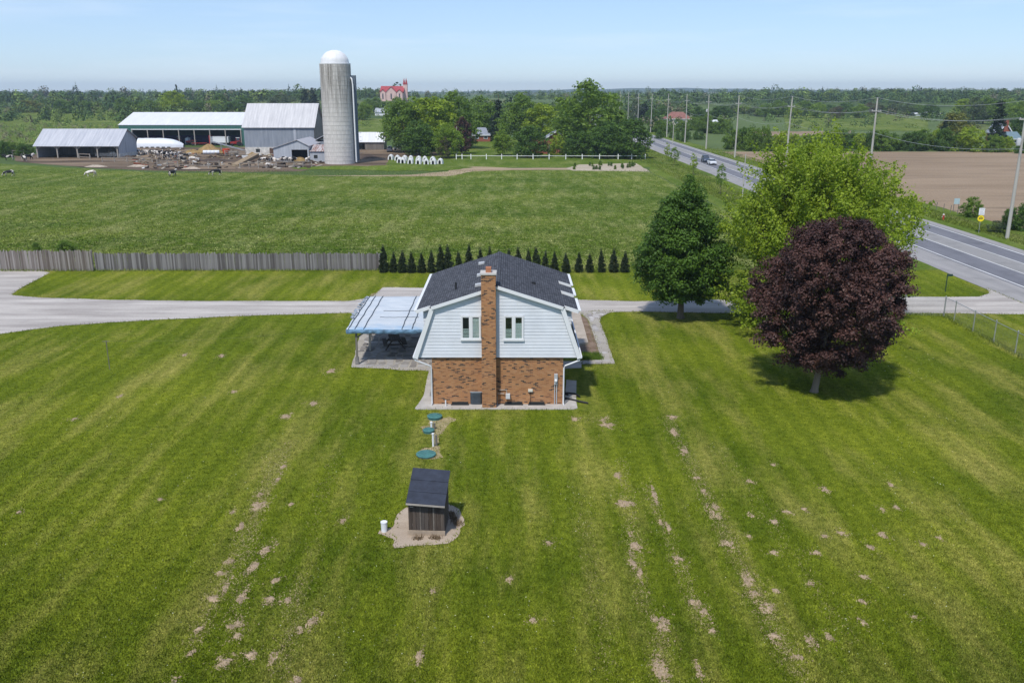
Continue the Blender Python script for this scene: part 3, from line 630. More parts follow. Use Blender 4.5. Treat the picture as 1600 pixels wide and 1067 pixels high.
for y in (-.65, .65):
    MB().box(-.86, .86, y - .02, y + .02, .33, .42).build('bench_support', M_tab, pt); MB().box(-.4, .42, y + .021, y + .06, .63, .72).build('top_support', M_tab, pt)
    for sx in (-1, 1): MB().beam((sx * .72, y - .04, 0), (sx * .22, y - .04, .70), .04, .10).build('leg', M_tab, pt)
# ================================================================== TREES
def GT(px, py):                                           # ground point under a pixel, following the land
    lo, hi = 20.0, 6000.0; dx, dy = (px - CX) / FPX, (py - CY) / FPX
    fy = math.cos(PITCH) - dy * math.sin(PITCH); fz = -math.sin(PITCH) - dy * math.cos(PITCH)
    for _ in range(50):
        m = (lo + hi) / 2; t = m / fy; z = CAM_H + fz * t
        if z > HG(dx * t, m): lo = m
        else: hi = m
    t = lo / fy; return Vector((dx * t, lo, HG(dx * t, lo)))
def leaves_np(pos, nrm, size, rs, aspect=.62):
    n = len(pos); nrm = nrm / (np.linalg.norm(nrm, axis=1, keepdims=True) + 1e-9)
    r = rs.normal(size=(n, 3)); t = np.cross(nrm, r); t /= (np.linalg.norm(t, axis=1, keepdims=True) + 1e-9); b = np.cross(nrm, t)
    s = size[:, None]
    v = np.stack([pos - t * s * .5, pos + b * s * aspect * .5 - t * s * .05 + nrm * s * .06, pos + t * s * .5, pos - b * s * aspect * .5 - t * s * .05 + nrm * s * .06], 1).reshape(-1, 3)
    q = np.arange(4 * n).reshape(n, 4); return v, q
def clumps_to_leaves(c, cr, per, leaf, rs, flat=.7, up=.35):
    m = len(c); d = rs.normal(size=(m, per, 3)); d[..., 2] += up; d /= np.linalg.norm(d, axis=2, keepdims=True)
    rad = (cr[:, None] * (rs.uniform(.35, 1.08, size=(m, per))))[..., None]
    off = d * rad; off[..., 2] *= flat
    pos = (c[:, None, :] + off).reshape(-1, 3); dn = d.reshape(-1, 3)
    nrm = dn * .75 + np.array([0, -.05, .45]) + rs.normal(size=(len(pos), 3)) * .5
    return pos, nrm, leaf * rs.uniform(.6, 1.35, size=len(pos))
def env_clumps(z0, z1, Rm, shape, n, rs, shell=.78, lump=.10):
    ts = np.linspace(0, 1, 64); sh = np.interp(ts, [a for a, b in shape], [b for a, b in shape])
    pdf = sh + .06; cdf = np.cumsum(pdf) / pdf.sum(); t = np.interp(rs.uniform(0, 1, n), cdf, ts)
    r = np.interp(t, ts, sh) * Rm; a = rs.uniform(0, 2 * math.pi, n); ph = rs.uniform(0, 6.28, 4)
    r *= 1 + lump * np.sin(3 * a + ph[0] + 4 * t) + lump * .7 * np.sin(5 * a + ph[1] - 7 * t) + lump * .6 * np.sin(2 * a + ph[2] + 9 * t)
    fr = np.where(rs.uniform(0, 1, n) < shell, rs.uniform(.74, 1.02, n), np.sqrt(rs.uniform(.05, .7, n)))
    return np.stack([r * fr * np.cos(a), r * fr * np.sin(a), z0 + (z1 - z0) * t + rs.normal(size=n) * .02 * (z1 - z0)], 1)
def trunk_mesh(name, h, r, limbs, rs, lean=(0, 0), n=9):
    mb = MB(); k = 7; pts = [(lean[0] * (i / (k - 1)) ** 2 + rs.normal() * .02 * h * .05, lean[1] * (i / (k - 1)) ** 2, h * i / (k - 1)) for i in range(k)]
    rad = [r * (1.35 if i == 0 else 1.0) * (1 - .8 * i / (k - 1)) for i in range(k)]; pts.insert(1, (0, 0, r * 1.1)); rad.insert(1, r * 1.05)
    mb.tube(pts, rad, n)
    for e in limbs:
        e = Vector(e); z0 = min(h * .85, max(h * .12, e.z * rs.uniform(.35, .6))); b = Vector((lean[0] * (z0 / h) ** 2, lean[1] * (z0 / h) ** 2, z0))
        m = b.lerp(e, .5) + Vector((0, 0, -.05 * (e - b).length + rs.uniform(0, .3)))
        q = r * (1 - .75 * z0 / h) * .5; mb.tube([b, b.lerp(m, .5), m, e], [q, q * .75, q * .5, q * .12], 6)
    return mb.mesh(name, True)
M_bark = mat('bark', (.17, .135, .10), .95, .3, 3, .6, 14, stretch=(1, 1, .25)); M_barkpale = mat('pale_bark', (.22, .175, .125), .95, .25, 3, .6, 14, stretch=(1, 1, .25))
L_mid = leafmat('leaf_mid_green', (.125, .205, .026), (.190, .285, .044), (.088, .155, .022), .42); L_dark = leafmat('leaf_deep_green', (.070, .135, .020), (.118, .205, .033), (.048, .100, .018), .36)
L_light = leafmat('leaf_fresh_green', (.215, .300, .020), (.310, .395, .042), (.150, .230, .018), .42); L_purple = leafmat('leaf_crimson', (.050, .0215, .0175), (.118, .058, .046), (.028, .013, .012), .14)
L_yel = leafmat('leaf_yellow_green', (.16, .17, .028), (.22, .22, .045), (.095, .12, .022)); L_con = leafmat('needle_dark', (.014, .032, .014), (.028, .052, .020), (.010, .022, .010), .08)
L_brown = leafmat('leaf_brownish', (.10, .085, .045), (.14, .12, .065), (.07, .07, .035)); L_cedar = leafmat('cedar_scale', (.013, .026, .008), (.030, .048, .014), (.009, .018, .006), .06)
L_grey = leafmat('leaf_grey_green', (.07, .10, .045), (.11, .145, .065), (.05, .075, .03))
L_fd = leafmat('leaf_maple_green', (.062, .130, .013), (.108, .195, .024), (.042, .092, .011), .28)
def tree_obj(name, label, cat, loc, crown, trunk, lm, bm_=None, rz=0, group=None):
    t = thing(name, label, cat, loc, rz, group); link('trunk', trunk, bm_ or M_bark, t); link('crown', crown, lm, t); return t
def grow(z0, z1, Rm, shape, ncl, per, leaf, cr, seed, trunk_h=None, trunk_r=.2, shell=.78, lump=.1, flat=.7, nl=9, up=.35, inner=True):
    rs = np.random.default_rng(seed); c = env_clumps(z0, z1, Rm, shape, ncl, rs, shell, lump)
    crs = cr * rs.uniform(.6, 1.3, ncl); p, n, s = clumps_to_leaves(c, crs, per, leaf, rs, flat, up)
    if inner:
        k = len(p) // 6; ci = c[rs.integers(0, ncl, k)] * np.array([.55, .55, 1]); ci = ci + rs.normal(size=(k, 3)) * cr * .5; ci[:, 2] = np.clip(ci[:, 2], z0, z1 * .93)
        p = np.vstack([p, ci]); n = np.vstack([n, rs.normal(size=(k, 3))]); s = np.concatenate([s, np.full(k, leaf * 1.3)])
    v, q = leaves_np(p, n, s, rs); cm = npmesh('crown', v, quads=q)
    tm = trunk_mesh('trunk', trunk_h or (z0 + (z1 - z0) * .75), trunk_r, [tuple(x * np.array([.85, .85, .97])) for x in c[rs.choice(ncl, nl, replace=False)]], rs)
    return cm, tm
OV = [(0, .45), (.1, .8), (.28, 1), (.45, .93), (.62, .72), (.78, .47), (.9, .26), (1, .05)]
c, t = grow(1.7, 11.3, 3.85, OV, 440, 140, .20, .70, 11, 9.5, .27, lump=.07, flat=.62, nl=14)
tree_obj('maple_tree', 'dense dark green pointed maple on the lawn edge right of the house', 'tree', G(1063, 497), c, t, L_fd)
PU = [(0, .50), (.08, .72), (.2, .88), (.38, 1), (.55, .97), (.72, .85), (.86, .64), (.95, .40), (1, .12)]
c, t = grow(1.9, 10.9, 4.35, PU, 520, 190, .165, .58, 27, 8.5, .21, lump=.12, shell=.97, flat=.68, nl=16)
c.transform(Matrix.Translation((.75, .2, 0))); t.transform(Matrix(((1, 0, .10, 0), (0, 1, 0, 0), (0, 0, 1, 0), (0, 0, 0, 1))))
tree_obj('crimson_maple', 'big rounded dark purple maple standing alone on the right-hand lawn', 'tree', G(1272, 612), c, t, L_purple, M_barkpale)
def shoots(seed, H, Rm, nb, leaf, per):                   # a loose crown of upswept leafy shoots
    rs = np.random.default_rng(seed); P, Nn, S = [], [], []; tips = []
    for i in range(nb):
        a = rs.uniform(0, 2 * math.pi); u = rs.uniform(0, 1) ** .85
        el = R(5 + 78 * u); low = u < .22
        reach = Rm * math.cos(el) ** .75 * rs.uniform(.6, 1.16); zt = 1.6 + (H - 1.6) * (math.sin(el) ** .80) * rs.uniform(.80, 1.04)
        if low: zt = rs.uniform(.8, 4.6); reach = Rm * rs.uniform(.5, .95)
        b = np.array([reach * .15 * math.cos(a), reach * .15 * math.sin(a), max(1.2, zt * .35)]); e = np.array([reach * math.cos(a), reach * math.sin(a), zt])
        tips.append(e); m = (b + e) / 2 + np.array([reach * .12 * math.cos(a), reach * .12 * math.sin(a), -.06 * H * (0 if low else 1)])
        for k in range(rs.integers(4, 7)):
            s0 = rs.uniform(.30, .92); o = b * (1 - s0) ** 2 + 2 * m * s0 * (1 - s0) + e * s0 ** 2
            d = e - m; d = d / np.linalg.norm(d); d = d * .9 + np.array([0, 0, .35]) + rs.normal(size=3) * .42; d /= np.linalg.norm(d)
            L = rs.uniform(1.0, 2.9) * (1.15 - .4 * s0); w = rs.beta(1.1, 1.3, per); off = rs.normal(size=(per, 3)) * (.30 * (1 - w) + .07)[:, None]
            P.append(o + d * (w * L)[:, None] + off); Nn.append(off * 1.2 + np.array([0, 0, .5]) + rs.normal(size=(per, 3)) * .5); S.append(leaf * rs.uniform(.65, 1.3, per))
    v, q = leaves_np(np.vstack(P), np.vstack(Nn), np.concatenate(S), rs); cm = npmesh('crown', v, quads=q)
    tm = trunk_mesh('trunk', H * .7, .33, [tuple(x * np.array([.9, .9, .95])) for x in tips[::5]], rs); return cm, tm
c, t = shoots(31, 15.2, 8.3, 620, .23, 58)
tree_obj('silver_maple', 'large bright yellow-green maple with upswept shoots behind the purple tree', 'tree', (24.2, 69.3, 0), c, t, L_light)
# prototypes for the trees further off
RD = [(0, .55), (.12, .85), (.35, 1), (.6, .92), (.8, .66), (.93, .35), (1, .08)]; TALL = [(0, .5), (.15, .85), (.4, 1), (.65, .8), (.85, .5), (1, .08)]
CON = [(0, .9), (.08, 1), (.3, .78), (.55, .52), (.8, .25), (1, .02)]; BUSH = [(0, .85), (.2, 1), (.55, .9), (.85, .55), (1, .2)]
PROTO = {}
def proto(kind, lm, *a, bark=None, **k):
    c, t = grow(*a, **k); c.materials.append(lm); t.materials.append(bark or M_bark); PROTO.setdefault(kind, []).append((c, t))
for i in range(3):
    proto('mid', L_mid, 1.2, 12, 5.2, RD, 150, 46, .50, 1.2, 100 + i, 8, .28, lump=.14, nl=5); proto('light', L_light if i == 0 else leafmat('leaf_spring_green%d' % i, (.170, .260, .026), (.245, .340, .044), (.120, .200, .022), .45), 1.2, 12, 5.0, RD, 145, 46, .5, 1.15, 110 + i, 8, .26, lump=.15, nl=5)
    proto('dark', L_dark, .8, 12, 5.2, BUSH, 150, 46, .52, 1.2, 120 + i, 8, .28, lump=.12, nl=5); proto('spruce', L_con, .6, 12, 2.5, CON, 110, 30, .5, .62, 130 + i, 11.5, .2, lump=.06, flat=.4, nl=5, up=-.1)
    proto('shrub', L_mid, .1, 6, 3.6, BUSH, 90, 46, .42, .85, 140 + i, 3.5, .12, lump=.2, nl=5); proto('shrubdark', L_dark, .1, 6, 3.6, BUSH, 90, 46, .42, .85, 150 + i, 3.5, .12, lump=.2, nl=5)
proto('purple', L_purple, 1, 12, 4.5, RD, 90, 40, .6, 1.1, 160, 8, .25, nl=5); proto('yellow', L_yel, .6, 12, 5.4, BUSH, 100, 44, .6, 1.1, 170, 7, .3, nl=5, flat=1.2); proto('brown', L_brown, .8, 12, 5.0, RD, 80, 30, .55, 1.2, 171, 9, .25, nl=9)
proto('sapling', L_light, 1.3, 5, 1.15, TALL, 42, 26, .24, .42, 180, 4.4, .05, nl=6, inner=False); proto('sapling', L_mid, 1.3, 5, 1.2, TALL, 42, 26, .24, .42, 181, 4.4, .05, nl=6, inner=False)
proto('grey', L_grey, .8, 12, 5.0, RD, 80, 34, .6, 1.2, 190, 8, .25, nl=6); proto('shrublight', L_light, .1, 6, 3.4, BUSH, 60, 36, .5, .85, 191, 3.5, .12, lump=.2, nl=5)
PH = {'mid': 12, 'light': 12, 'dark': 12, 'spruce': 12, 'shrub': 6, 'shrubdark': 6, 'purple': 12, 'yellow': 12, 'brown': 12, 'sapling': 5, 'grey': 12, 'shrublight': 6}
PW = {'mid': 11.4, 'light': 11, 'dark': 11.4, 'spruce': 5.2, 'shrub': 8.0, 'shrubdark': 8.0, 'purple': 10, 'yellow': 11.6, 'brown': 11, 'sapling': 2.8, 'grey': 11, 'shrublight': 7.6}
NM = {'mid': 'broadleaf_tree', 'light': 'broadleaf_tree', 'dark': 'broadleaf_tree', 'spruce': 'spruce_tree', 'shrub': 'shrub', 'shrubdark': 'shrub', 'purple': 'purple_tree', 'yellow': 'willow_tree', 'brown': 'bare_tree', 'sapling': 'sapling', 'grey': 'broadleaf_tree', 'shrublight': 'shrub'}
CT = {k: ('shrub' if 'shrub' in k else 'tree') for k in NM}
AD = {'mid': 'mid-green rounded tree', 'light': 'fresh green rounded tree', 'dark': 'deep green full-skirted tree', 'spruce': 'dark narrow spruce', 'shrub': 'mid-green shrub', 'shrubdark': 'dark green shrub', 'purple': 'dark purple tree', 'yellow': 'yellow-green willow', 'brown': 'brownish thin-leaved tree', 'sapling': 'young slender tree', 'grey': 'grey-green tree', 'shrublight': 'fresh green shrub'}
pcount = {}
def plant(kind, px, base, top, wpx, label, group=None, loc=None):
    p = loc if loc is not None else GT(px, base); k = pcount.get(kind, 0); pcount[kind] = k + 1
    cm, tm = PROTO[kind][k % len(PROTO[kind])]
    zt = ZA(top, p.y); h = max(1.0, zt - p.z); w = wpx * (p.y * math.cos(PITCH) + CAM_H * math.sin(PITCH)) / FPX
    t = thing(NM[kind], label, CT[kind], p, random.uniform(0, 6.28), group); t.scale = (w / PW[kind], w / PW[kind], h / PH[kind])
    link('trunk', tm, None, t); link('crown', cm, None, t); return t
# --- the grove round the neighbouring houses
for kind, px, b, tp, w, lab in (
    ('mid', 632, 238, 160, 62, 'tall mid-green tree nearest the white-roofed shed, left end of the grove'), ('dark', 655, 243, 188, 52, 'deep green full-skirted tree right behind the calf hutches'),
    ('light', 672, 236, 150, 84, 'broad fresh green tree rising behind the calf hutches'), ('light', 700, 247, 192, 40, 'small yellow-green tree right of the calf hutches'),
    ('mid', 712, 232, 147, 70, 'tall mid-green tree left of the brick bungalow'), ('purple', 722, 241, 185, 34, 'dark purple tree beside the brick bungalow'),
    ('mid', 752, 213, 152, 54, 'mid-green tree behind the brick bungalow'), ('spruce', 779, 221, 144, 34, 'tall dark spruce right of the brick bungalow'),
    ('light', 785, 243, 204, 36, 'small round fresh green tree behind the white fence, left of the dark one'), ('mid', 815, 226, 150, 58, 'tall mid-green tree between the spruce and the gabled house'),
    ('dark', 829, 246, 197, 50, 'deep green round tree in front of the gabled house'), ('light', 848, 228, 160, 52, 'fresh green tree behind the gabled house'),
    ('shrublight', 871, 244, 212, 34, 'yellow-green small tree in front of the gabled house'), ('mid', 893, 230, 158, 46, 'mid-green tree right behind the gabled house'),
    ('mid', 921, 240, 129, 98, 'tallest mid-green tree of the grove, standing above the rest'), ('dark', 905, 246, 205, 46, 'deep green low tree below the tallest tree, left one'),
    ('dark', 948, 247, 190, 56, 'deep green full tree behind the white fence, second from its right end'), ('dark', 985, 248, 186, 56, 'deep green full tree at the road end of the white fence'), ('mid', 962, 236, 172, 46, 'mid-green tree behind the deep green pair by the road'),
    ('brown', 695, 248, 214, 26, 'bare brownish brush at the right end of the calf hutches')):
    plant(kind, px, b, tp, w * (1.0 if kind in ('spruce', 'purple', 'brown') or w < 40 else 1.22), lab)
def row(kinds, x0, x1, n, b0, b1, t0, t1, w0, w1, where, group, seed, skip=None):
    rs = random.Random(seed); i = -1
    for q in range(n):
        px = x0 + (x1 - x0) * (q + rs.uniform(.2, .8)) / n; kd = rs.choice(kinds)
        if skip and skip[0] < px < skip[1]: continue
        i += 1
        plant(kd, px, rs.uniform(b0, b1), rs.uniform(t0, t1), rs.uniform(w0, w1), '%s, %s from the left %s' % (AD[kd], ordn(i), where), group)
row(['shrub', 'shrubdark', 'shrub', 'shrublight', 'shrubdark'], 1140, 1480, 22, 232.5, 237, 198, 212, 24, 44, 'in the hedgerow beyond the ploughed field', 'hedgerow beyond the ploughed field', 1)
plant('yellow', 1490, 231, 176, 62, 'large yellow-green willow behind the hedgerow'); plant('spruce', 1472, 232, 182, 22, 'dark spruce left of the willow'); plant('shrublight', 1515, 237, 200, 52, 'broad fresh green shrub in front of the willow')
plant('spruce', 1554, 233, 152, 30, 'tall dark spruce left of the far brick house'); plant('dark', 1592, 222, 178, 44, 'dark tree behind the far brick house'); plant('shrub', 1552, 238, 212, 34, 'mid-green shrub at the foot of the tall right spruce'); plant('shrublight', 1572, 238, 214, 26, 'small fresh green shrub in front of the far brick house'); plant('shrubdark', 1595, 240, 222, 22, 'dark low shrub at the right edge beyond the ploughed field')
row(['shrubdark', 'shrub', 'shrubdark'], 20, 185, 17, 166, 178, 154, 163, 14, 26, 'in the scrub beyond the left meadow', 'scrub beyond the left meadow', 2)
plant('yellow', 45, 176, 157, 50, 'wide yellow-green willow scrub on the far left meadow')
row(['shrubdark', 'shrub'], -10, 52, 5, 238, 247, 217, 226, 20, 30, 'in the bushes left of the open cattle shed', 'bushes left of the cattle shed', 3)
row(['mid', 'light', 'dark', 'grey'], 190, 385, 17, 172, 184, 147, 160, 26, 42, 'in the trees behind the green barn', 'trees behind the green barn', 4)
plant('light', 272, 182, 141, 42, 'light green taller tree behind the green barn'); plant('spruce', 478, 172, 134, 20, 'dark spruce left of the silo, left one'); plant('spruce', 490, 172, 136, 20, 'dark spruce left of the silo, right one'); plant('grey', 440, 170, 148, 50, 'grey-green tree above the grey barn roof')
row(['light', 'mid', 'grey', 'dark'], 552, 625, 7, 178, 190, 150, 162, 22, 34, 'between the silo and the grove', 'trees right of the silo', 5)
row(['shrubdark', 'mid', 'shrub'], 1010, 1140, 10, 203, 210, 178, 192, 20, 34, 'in the gardens across the road', 'trees across the road', 6, (1044, 1064))
row(['shrubdark', 'brown', 'shrub'], 1026, 1100, 8, 214, 222, 202, 209, 8, 14, 'in the small shrubs under the far roadside poles', 'small shrubs under the far poles', 7)
row(['mid', 'dark', 'brown', 'grey', 'light'], 1140, 1460, 20, 176, 186, 157, 168, 22, 38, 'along the foot of the right-hand wood', 'trees at the foot of the right wood', 8)
row(['mid', 'dark', 'light', 'grey'], 1500, 1610, 8, 178, 200, 150, 170, 30, 46, 'on the slope above the far brick house', 'trees above the far brick house', 9)
row(['mid', 'dark', 'spruce', 'grey', 'dark'], 985, 1140, 11, 186, 194, 158, 172, 22, 36, 'behind the red-roofed house', 'trees behind the red-roofed house', 10, (1046, 1078))
# saplings and bushes by the road
for px, b, tp, w, lab in ((1042, 252, 222, 10, 'thin young tree on the verge, farthest of the four by the road'), (1053, 259, 229, 18, 'fuller young tree on the verge, second farthest by the road'), (1083, 274, 238, 15, 'young tree on the verge, beside the cars on the road'), (1125, 304, 254, 17, 'young tree on the verge, nearest of the four by the road')):
    plant('sapling', px, b, tp, w, lab, 'young trees on the verge')
plant('shrub', 1077, 292, 275, 22, 'low dark bush on the verge left of the nearest young tree'); plant('shrub', 1517, 339, 309, 34, 'open bush beside the pale blue-grey sign'); plant('shrubdark', 1577, 358, 324, 26, 'dark bush behind the nearest utility pole, left part'); plant('shrubdark', 1596, 360, 322, 36, 'dark bush at the right edge behind the nearest utility pole'); plant('grey', 1556, 364, 345, 30, 'low grey-green weedy bush by the yellow sign')
plant('shrub', 58, 396, 379, 16, 'small bush behind the left end of the board fence'); plant('shrub', 103, 398, 377, 36, 'wider bush behind the board fence joint')
# cedars in a row
cp, _ = grow(.05, 2.3, .47, [(0, .8), (.12, 1), (.35, .88), (.6, .62), (.85, .28), (1, .03)], 150, 46, .085, .13, 77, 2.0, .04, lump=.04, flat=1.0, nl=3); _.materials.append(M_bark); cp.materials.append(L_cedar)
for i, px in enumerate((599, 614, 628, 643, 659, 674, 690, 701.5, 716, 732, 750, 766, 780, 794, 810, 826, 839, 851, 867, 885, 905, 922, 941, 959, 977)):
    p = G(px, 427); t = thing('cedar', 'clipped dark cedar, %s in the row counting from the board fence' % ordn(i), 'tree', (p.x, 91.2 + random.uniform(-.1, .1), 0), random.uniform(0, 6), 'row of clipped cedars')
    s = random.uniform(.9, 1.12); t.scale = (s * random.uniform(.85, 1.15), s, s * random.uniform(.86, 1.16)); t.rotation_euler = (random.uniform(-.05, .05), random.uniform(-.05, .05), random.uniform(0, 6)); link('trunk', _, None, t); link('crown', cp, None, t)
# far woods: nobody could count these trees
def wood(name, label, spots, leafn, seed, palette):
    rs = np.random.default_rng(seed); V, Q, C = [], [], []; off = 0
    for (x, y, r, h, ci) in spots:
        z = HG(x, y); n = leafn; d = rs.normal(size=(n, 3)); d[:, 2] = np.abs(d[:, 2]) * 1.1 - .15; d /= np.linalg.norm(d, axis=1, keepdims=True)
        pk = rs.uniform(.62, 1.08, size=(n, 1)); conic = 1.0
        if ci == 3: conic = np.clip(1.05 - d[:, 2:3], .12, 1)
        pos = np.array([x, y, z + h * .42]) + d * pk * np.array([r, r, h * .58]) * np.concatenate([np.ones((n, 2)) * conic, np.ones((n, 1))], 1)
        v, q = leaves_np(pos, d + rs.normal(size=(n, 3)) * .4, rs.uniform(.55, 1.1, n) * r * .38, rs, .85)
        col = np.array(palette[ci]) * rs.uniform(.75, 1.25); c = np.ones((4 * n, 4)); c[:, :3] = col * np.repeat(rs.uniform(.75, 1.25, n), 4)[:, None]
        V.append(v); Q.append(q + off); C.append(c); off += len(v)
    me = npmesh(name, np.vstack(V), quads=np.vstack(Q)); at = me.color_attributes.new('tint', 'FLOAT_COLOR', 'POINT'); at.data.foreach_set('color', np.vstack(C).astype(np.float32).ravel())
    return tag(link(name, me, M_wood), label, kind='stuff')
t_ = NT('far_wood_foliage'); a_ = t_.n('ShaderNodeAttribute'); a_.attribute_name = 'tint'; M_wood = t_.fin(a_.outputs['Color'], .9, .1)
PALW = [(.078, .130, .034), (.120, .170, .042), (.052, .092, .032), (.030, .058, .030), (.14, .132, .08)]
def spots(n, xa, xb, ya, yb, hs, seed, w=(.30, .24, .24, .16, .06), holes=.0):
    rs = np.random.default_rng(seed); out = []
    while len(out) < n:
        y = rs.uniform(ya, yb); x = rs.uniform(xa, xb) * y
        if math.sin(x * .009 + seed) + math.sin(y * .013 + x * .004) < holes - 1: continue
        if ya > 500 and math.sin(y * .017 + x * .003 + seed) < -.35: continue
        if abs(x / y + .135) < .022 and y < 905 and rs.random() < .8: continue
        h = rs.uniform(*hs) * (1.4 if rs.random() < .04 else 1); ci = rs.choice(5, p=w); out.append((x, y, h * rs.uniform(.32, .5) * (.55 if ci == 3 else 1), h * (1.1 if ci == 3 else 1), ci))
    return out
wood('left_wood', 'dark mixed wood along the horizon on the left', spots(900, -.64, -.12, 760, 1250, (8, 13.5), 41, holes=.35), 95, 51, PALW)
wood('right_wood', 'dense wooded slope on the right of the road', spots(1150, .17, .66, 720, 1200, (7, 11.5), 42, (.36, .22, .30, .10, .02), -.9), 95, 52, PALW)
wood('middle_wood', 'tree tops beyond the grove', spots(560, -.14, .20, 560, 1150, (7, 11), 43, holes=.1), 90, 53, PALW)
wood('horizon_wood', 'thin dark line of far trees under the sky', spots(1500, -.66, .66, 1250, 2600, (6, 12), 44, (.25, .2, .35, .18, .02), .1), 40, 54, PALW)
wood('meadow_scrub', 'low scrub and hedges between the far fields', spots(560, -.64, .64, 420, 760, (2.5, 7), 45, (.35, .3, .25, 0, .1), .6), 50, 55, PALW)
wood('left_brush', 'tall pale brush and reeds behind the open cattle shed', spots(520, -.66, -.42, 300, 470, (1.6, 3.4), 46, (.15, .45, .05, 0, .35), -1.2), 46, 56, [cmul(c_, 1.5) for c_ in PALW])
wood('left_thicket', 'dark thicket behind the barns on the left', spots(260, -.66, -.30, 470, 740, (4, 9), 47, (.3, .25, .35, .05, .05), -.3), 80, 57, PALW)
# ================================================================== FARM
def ribmat(name, a, b, period=.9, ax=0, rust=None, rough=.5, metal=.0):
    t = NT(name); p = t.pos('Object'); s = t.n('ShaderNodeSeparateXYZ'); t.l(p, s.inputs[0])
    w = t.math('FRACT', t.math('MULTIPLY', s.outputs[ax], 1 / period)); r = t.math('LESS_THAN', w, .12)
    st = t.noise(t.mapv(p, tuple(.9 if i == ax else .10 for i in range(3))), 1.6, 4, .6, .35, .7)
    c = t.mix(st, a, b); c = t.mix(t.math('MULTIPLY', r, .22), c, cmul(a, .55))
    if rust: c = t.mix(t.noise(t.mapv(p, tuple(2.2 if i == ax else .25 for i in range(3))), 1.2, 5, .65, .42, .6), c, rust)
    t.bump(t.math('SUBTRACT', 1.0, r), .5, .03); return t.fin(c, rough, .35, metal)
M_roofwhite = ribmat('white_metal_roof', (.58, .59, .615), (.66, .665, .68), 1.0); M_roofpale = ribmat('galvanised_roof', (.36, .37, .41), (.48, .485, .515), .8); M_roofbarn = ribmat('barn_metal_roof', (.42, .415, .425), (.55, .54, .545), .8)
M_roofrust = ribmat('rusting_roof', (.42, .40, .40), (.5, .48, .48), .55, 0, (.20, .085, .055)); M_boardgrey = ribmat('grey_barn_boards', (.20, .225, .265), (.29, .315, .355), .32); M_tin = ribmat('grey_tin_wall', (.34, .36, .40), (.44, .46, .50), .7)
M_tiny = ribmat('grey_tin_side', (.34, .36, .40), (.44, .46, .50), .7, 1); M_greenwall = ribmat('green_metal_wall', (.035, .115, .095), (.05, .145, .12), 1.0); M_oldboard = ribmat('old_boards', (.13, .115, .105), (.22, .20, .185), .25)
M_stonewall = mat('whitewashed_stone', (.56, .54, .50), .95, .25, 1.2, .7, 3, dirt=(.25, .22, .19)); M_post = mat('weathered_post', (.33, .30, .265), .9, .2, 2); M_rail = mat('grey_rail', (.22, .19, .16), .9, .25, 2)
def gable(root, name, x0, x1, y0, y1, zf, zr_, zb, yr, m, over=.4, t=.14):   # roof with its ridge along x
    mb = MB(); mb.extr([(x0 - over, y0 - over, zf - over * (zr_ - zf) / (yr - y0)), (x0 - over, yr, zr_), (x0 - over, y1 + over, zb - over * (zr_ - zb) / (y1 - yr)), (x0 - over, y1 + over, zb - over * (zr_ - zb) / (y1 - yr) + t), (x0 - over, yr, zr_ + t), (x0 - over, y0 - over, zf - over * (zr_ - zf) / (yr - y0) + t)], (x1 - x0 + 2 * over, 0, 0))
    return mb.build(name, m, root)
# open cattle shed
o = Vector((-124.5, 256.7, 0)); sh = thing('cattle_shed', 'open-fronted pole shed with ribbed pale grey roof and grey gable end', 'shed', o)
L = 11.8; gable(sh, 'roof', -L, L, 0, 13, 3.5, 7.7, 5.0, 6.6, M_roofpale, .5)
for i in range(5):
    x = -L + .3 + i * (2 * L - .6) / 4; MB().beam((x, .1, 0), (x, .1, 3.45), .32, .32).build('post', M_post, sh)
    for sg in (-1, 1):
        if abs(x + sg * 1.5) < L: MB().beam((x, .12, 2.3), (x + sg * 1.3, .12, 3.4), .14, .18).build('brace', M_post, sh)
MB().box(-L, L, -.05, .25, 3.3, 3.62).build('eave_beam', M_boardgrey, sh); MB().box(-L, L, 12.8, 13, 0, 5.0).build('back_wall', M_oldboard, sh)
MB().extr([(L - .12, .4, 1.1), (L - .12, 12.9, 1.1), (L - .12, 12.9, 4.95), (L - .12, 6.6, 7.6), (L - .12, .4, 3.6)], (.12, 0, 0)).build('gable_wall', M_tiny, sh); MB().extr([(-L, .4, 0), (-L, 12.9, 0), (-L, 12.9, 4.95), (-L, 6.6, 7.6), (-L, .4, 3.6)], (.12, 0, 0)).build('gable_wall', M_tiny, sh)
MB().box(L - .2, L + .1, .3, 12.9, 0, 1.1).build('block_footing', M_stonewall, sh); MB().box(L - .02, L + .06, 5.2, 8.2, 1.12, 4.4).build('door', M_tiny, sh)
for z in (.5, .85, 1.2): MB().beam((L - 7, .35, z), (L - .4, .35, z), .05, .08).build('gate_rail', M_galv, sh)
MB().box(-L + 1, -L + 1.1, 12.3, 12.5, 0, .1).build('kerb', M_stonewall, sh)
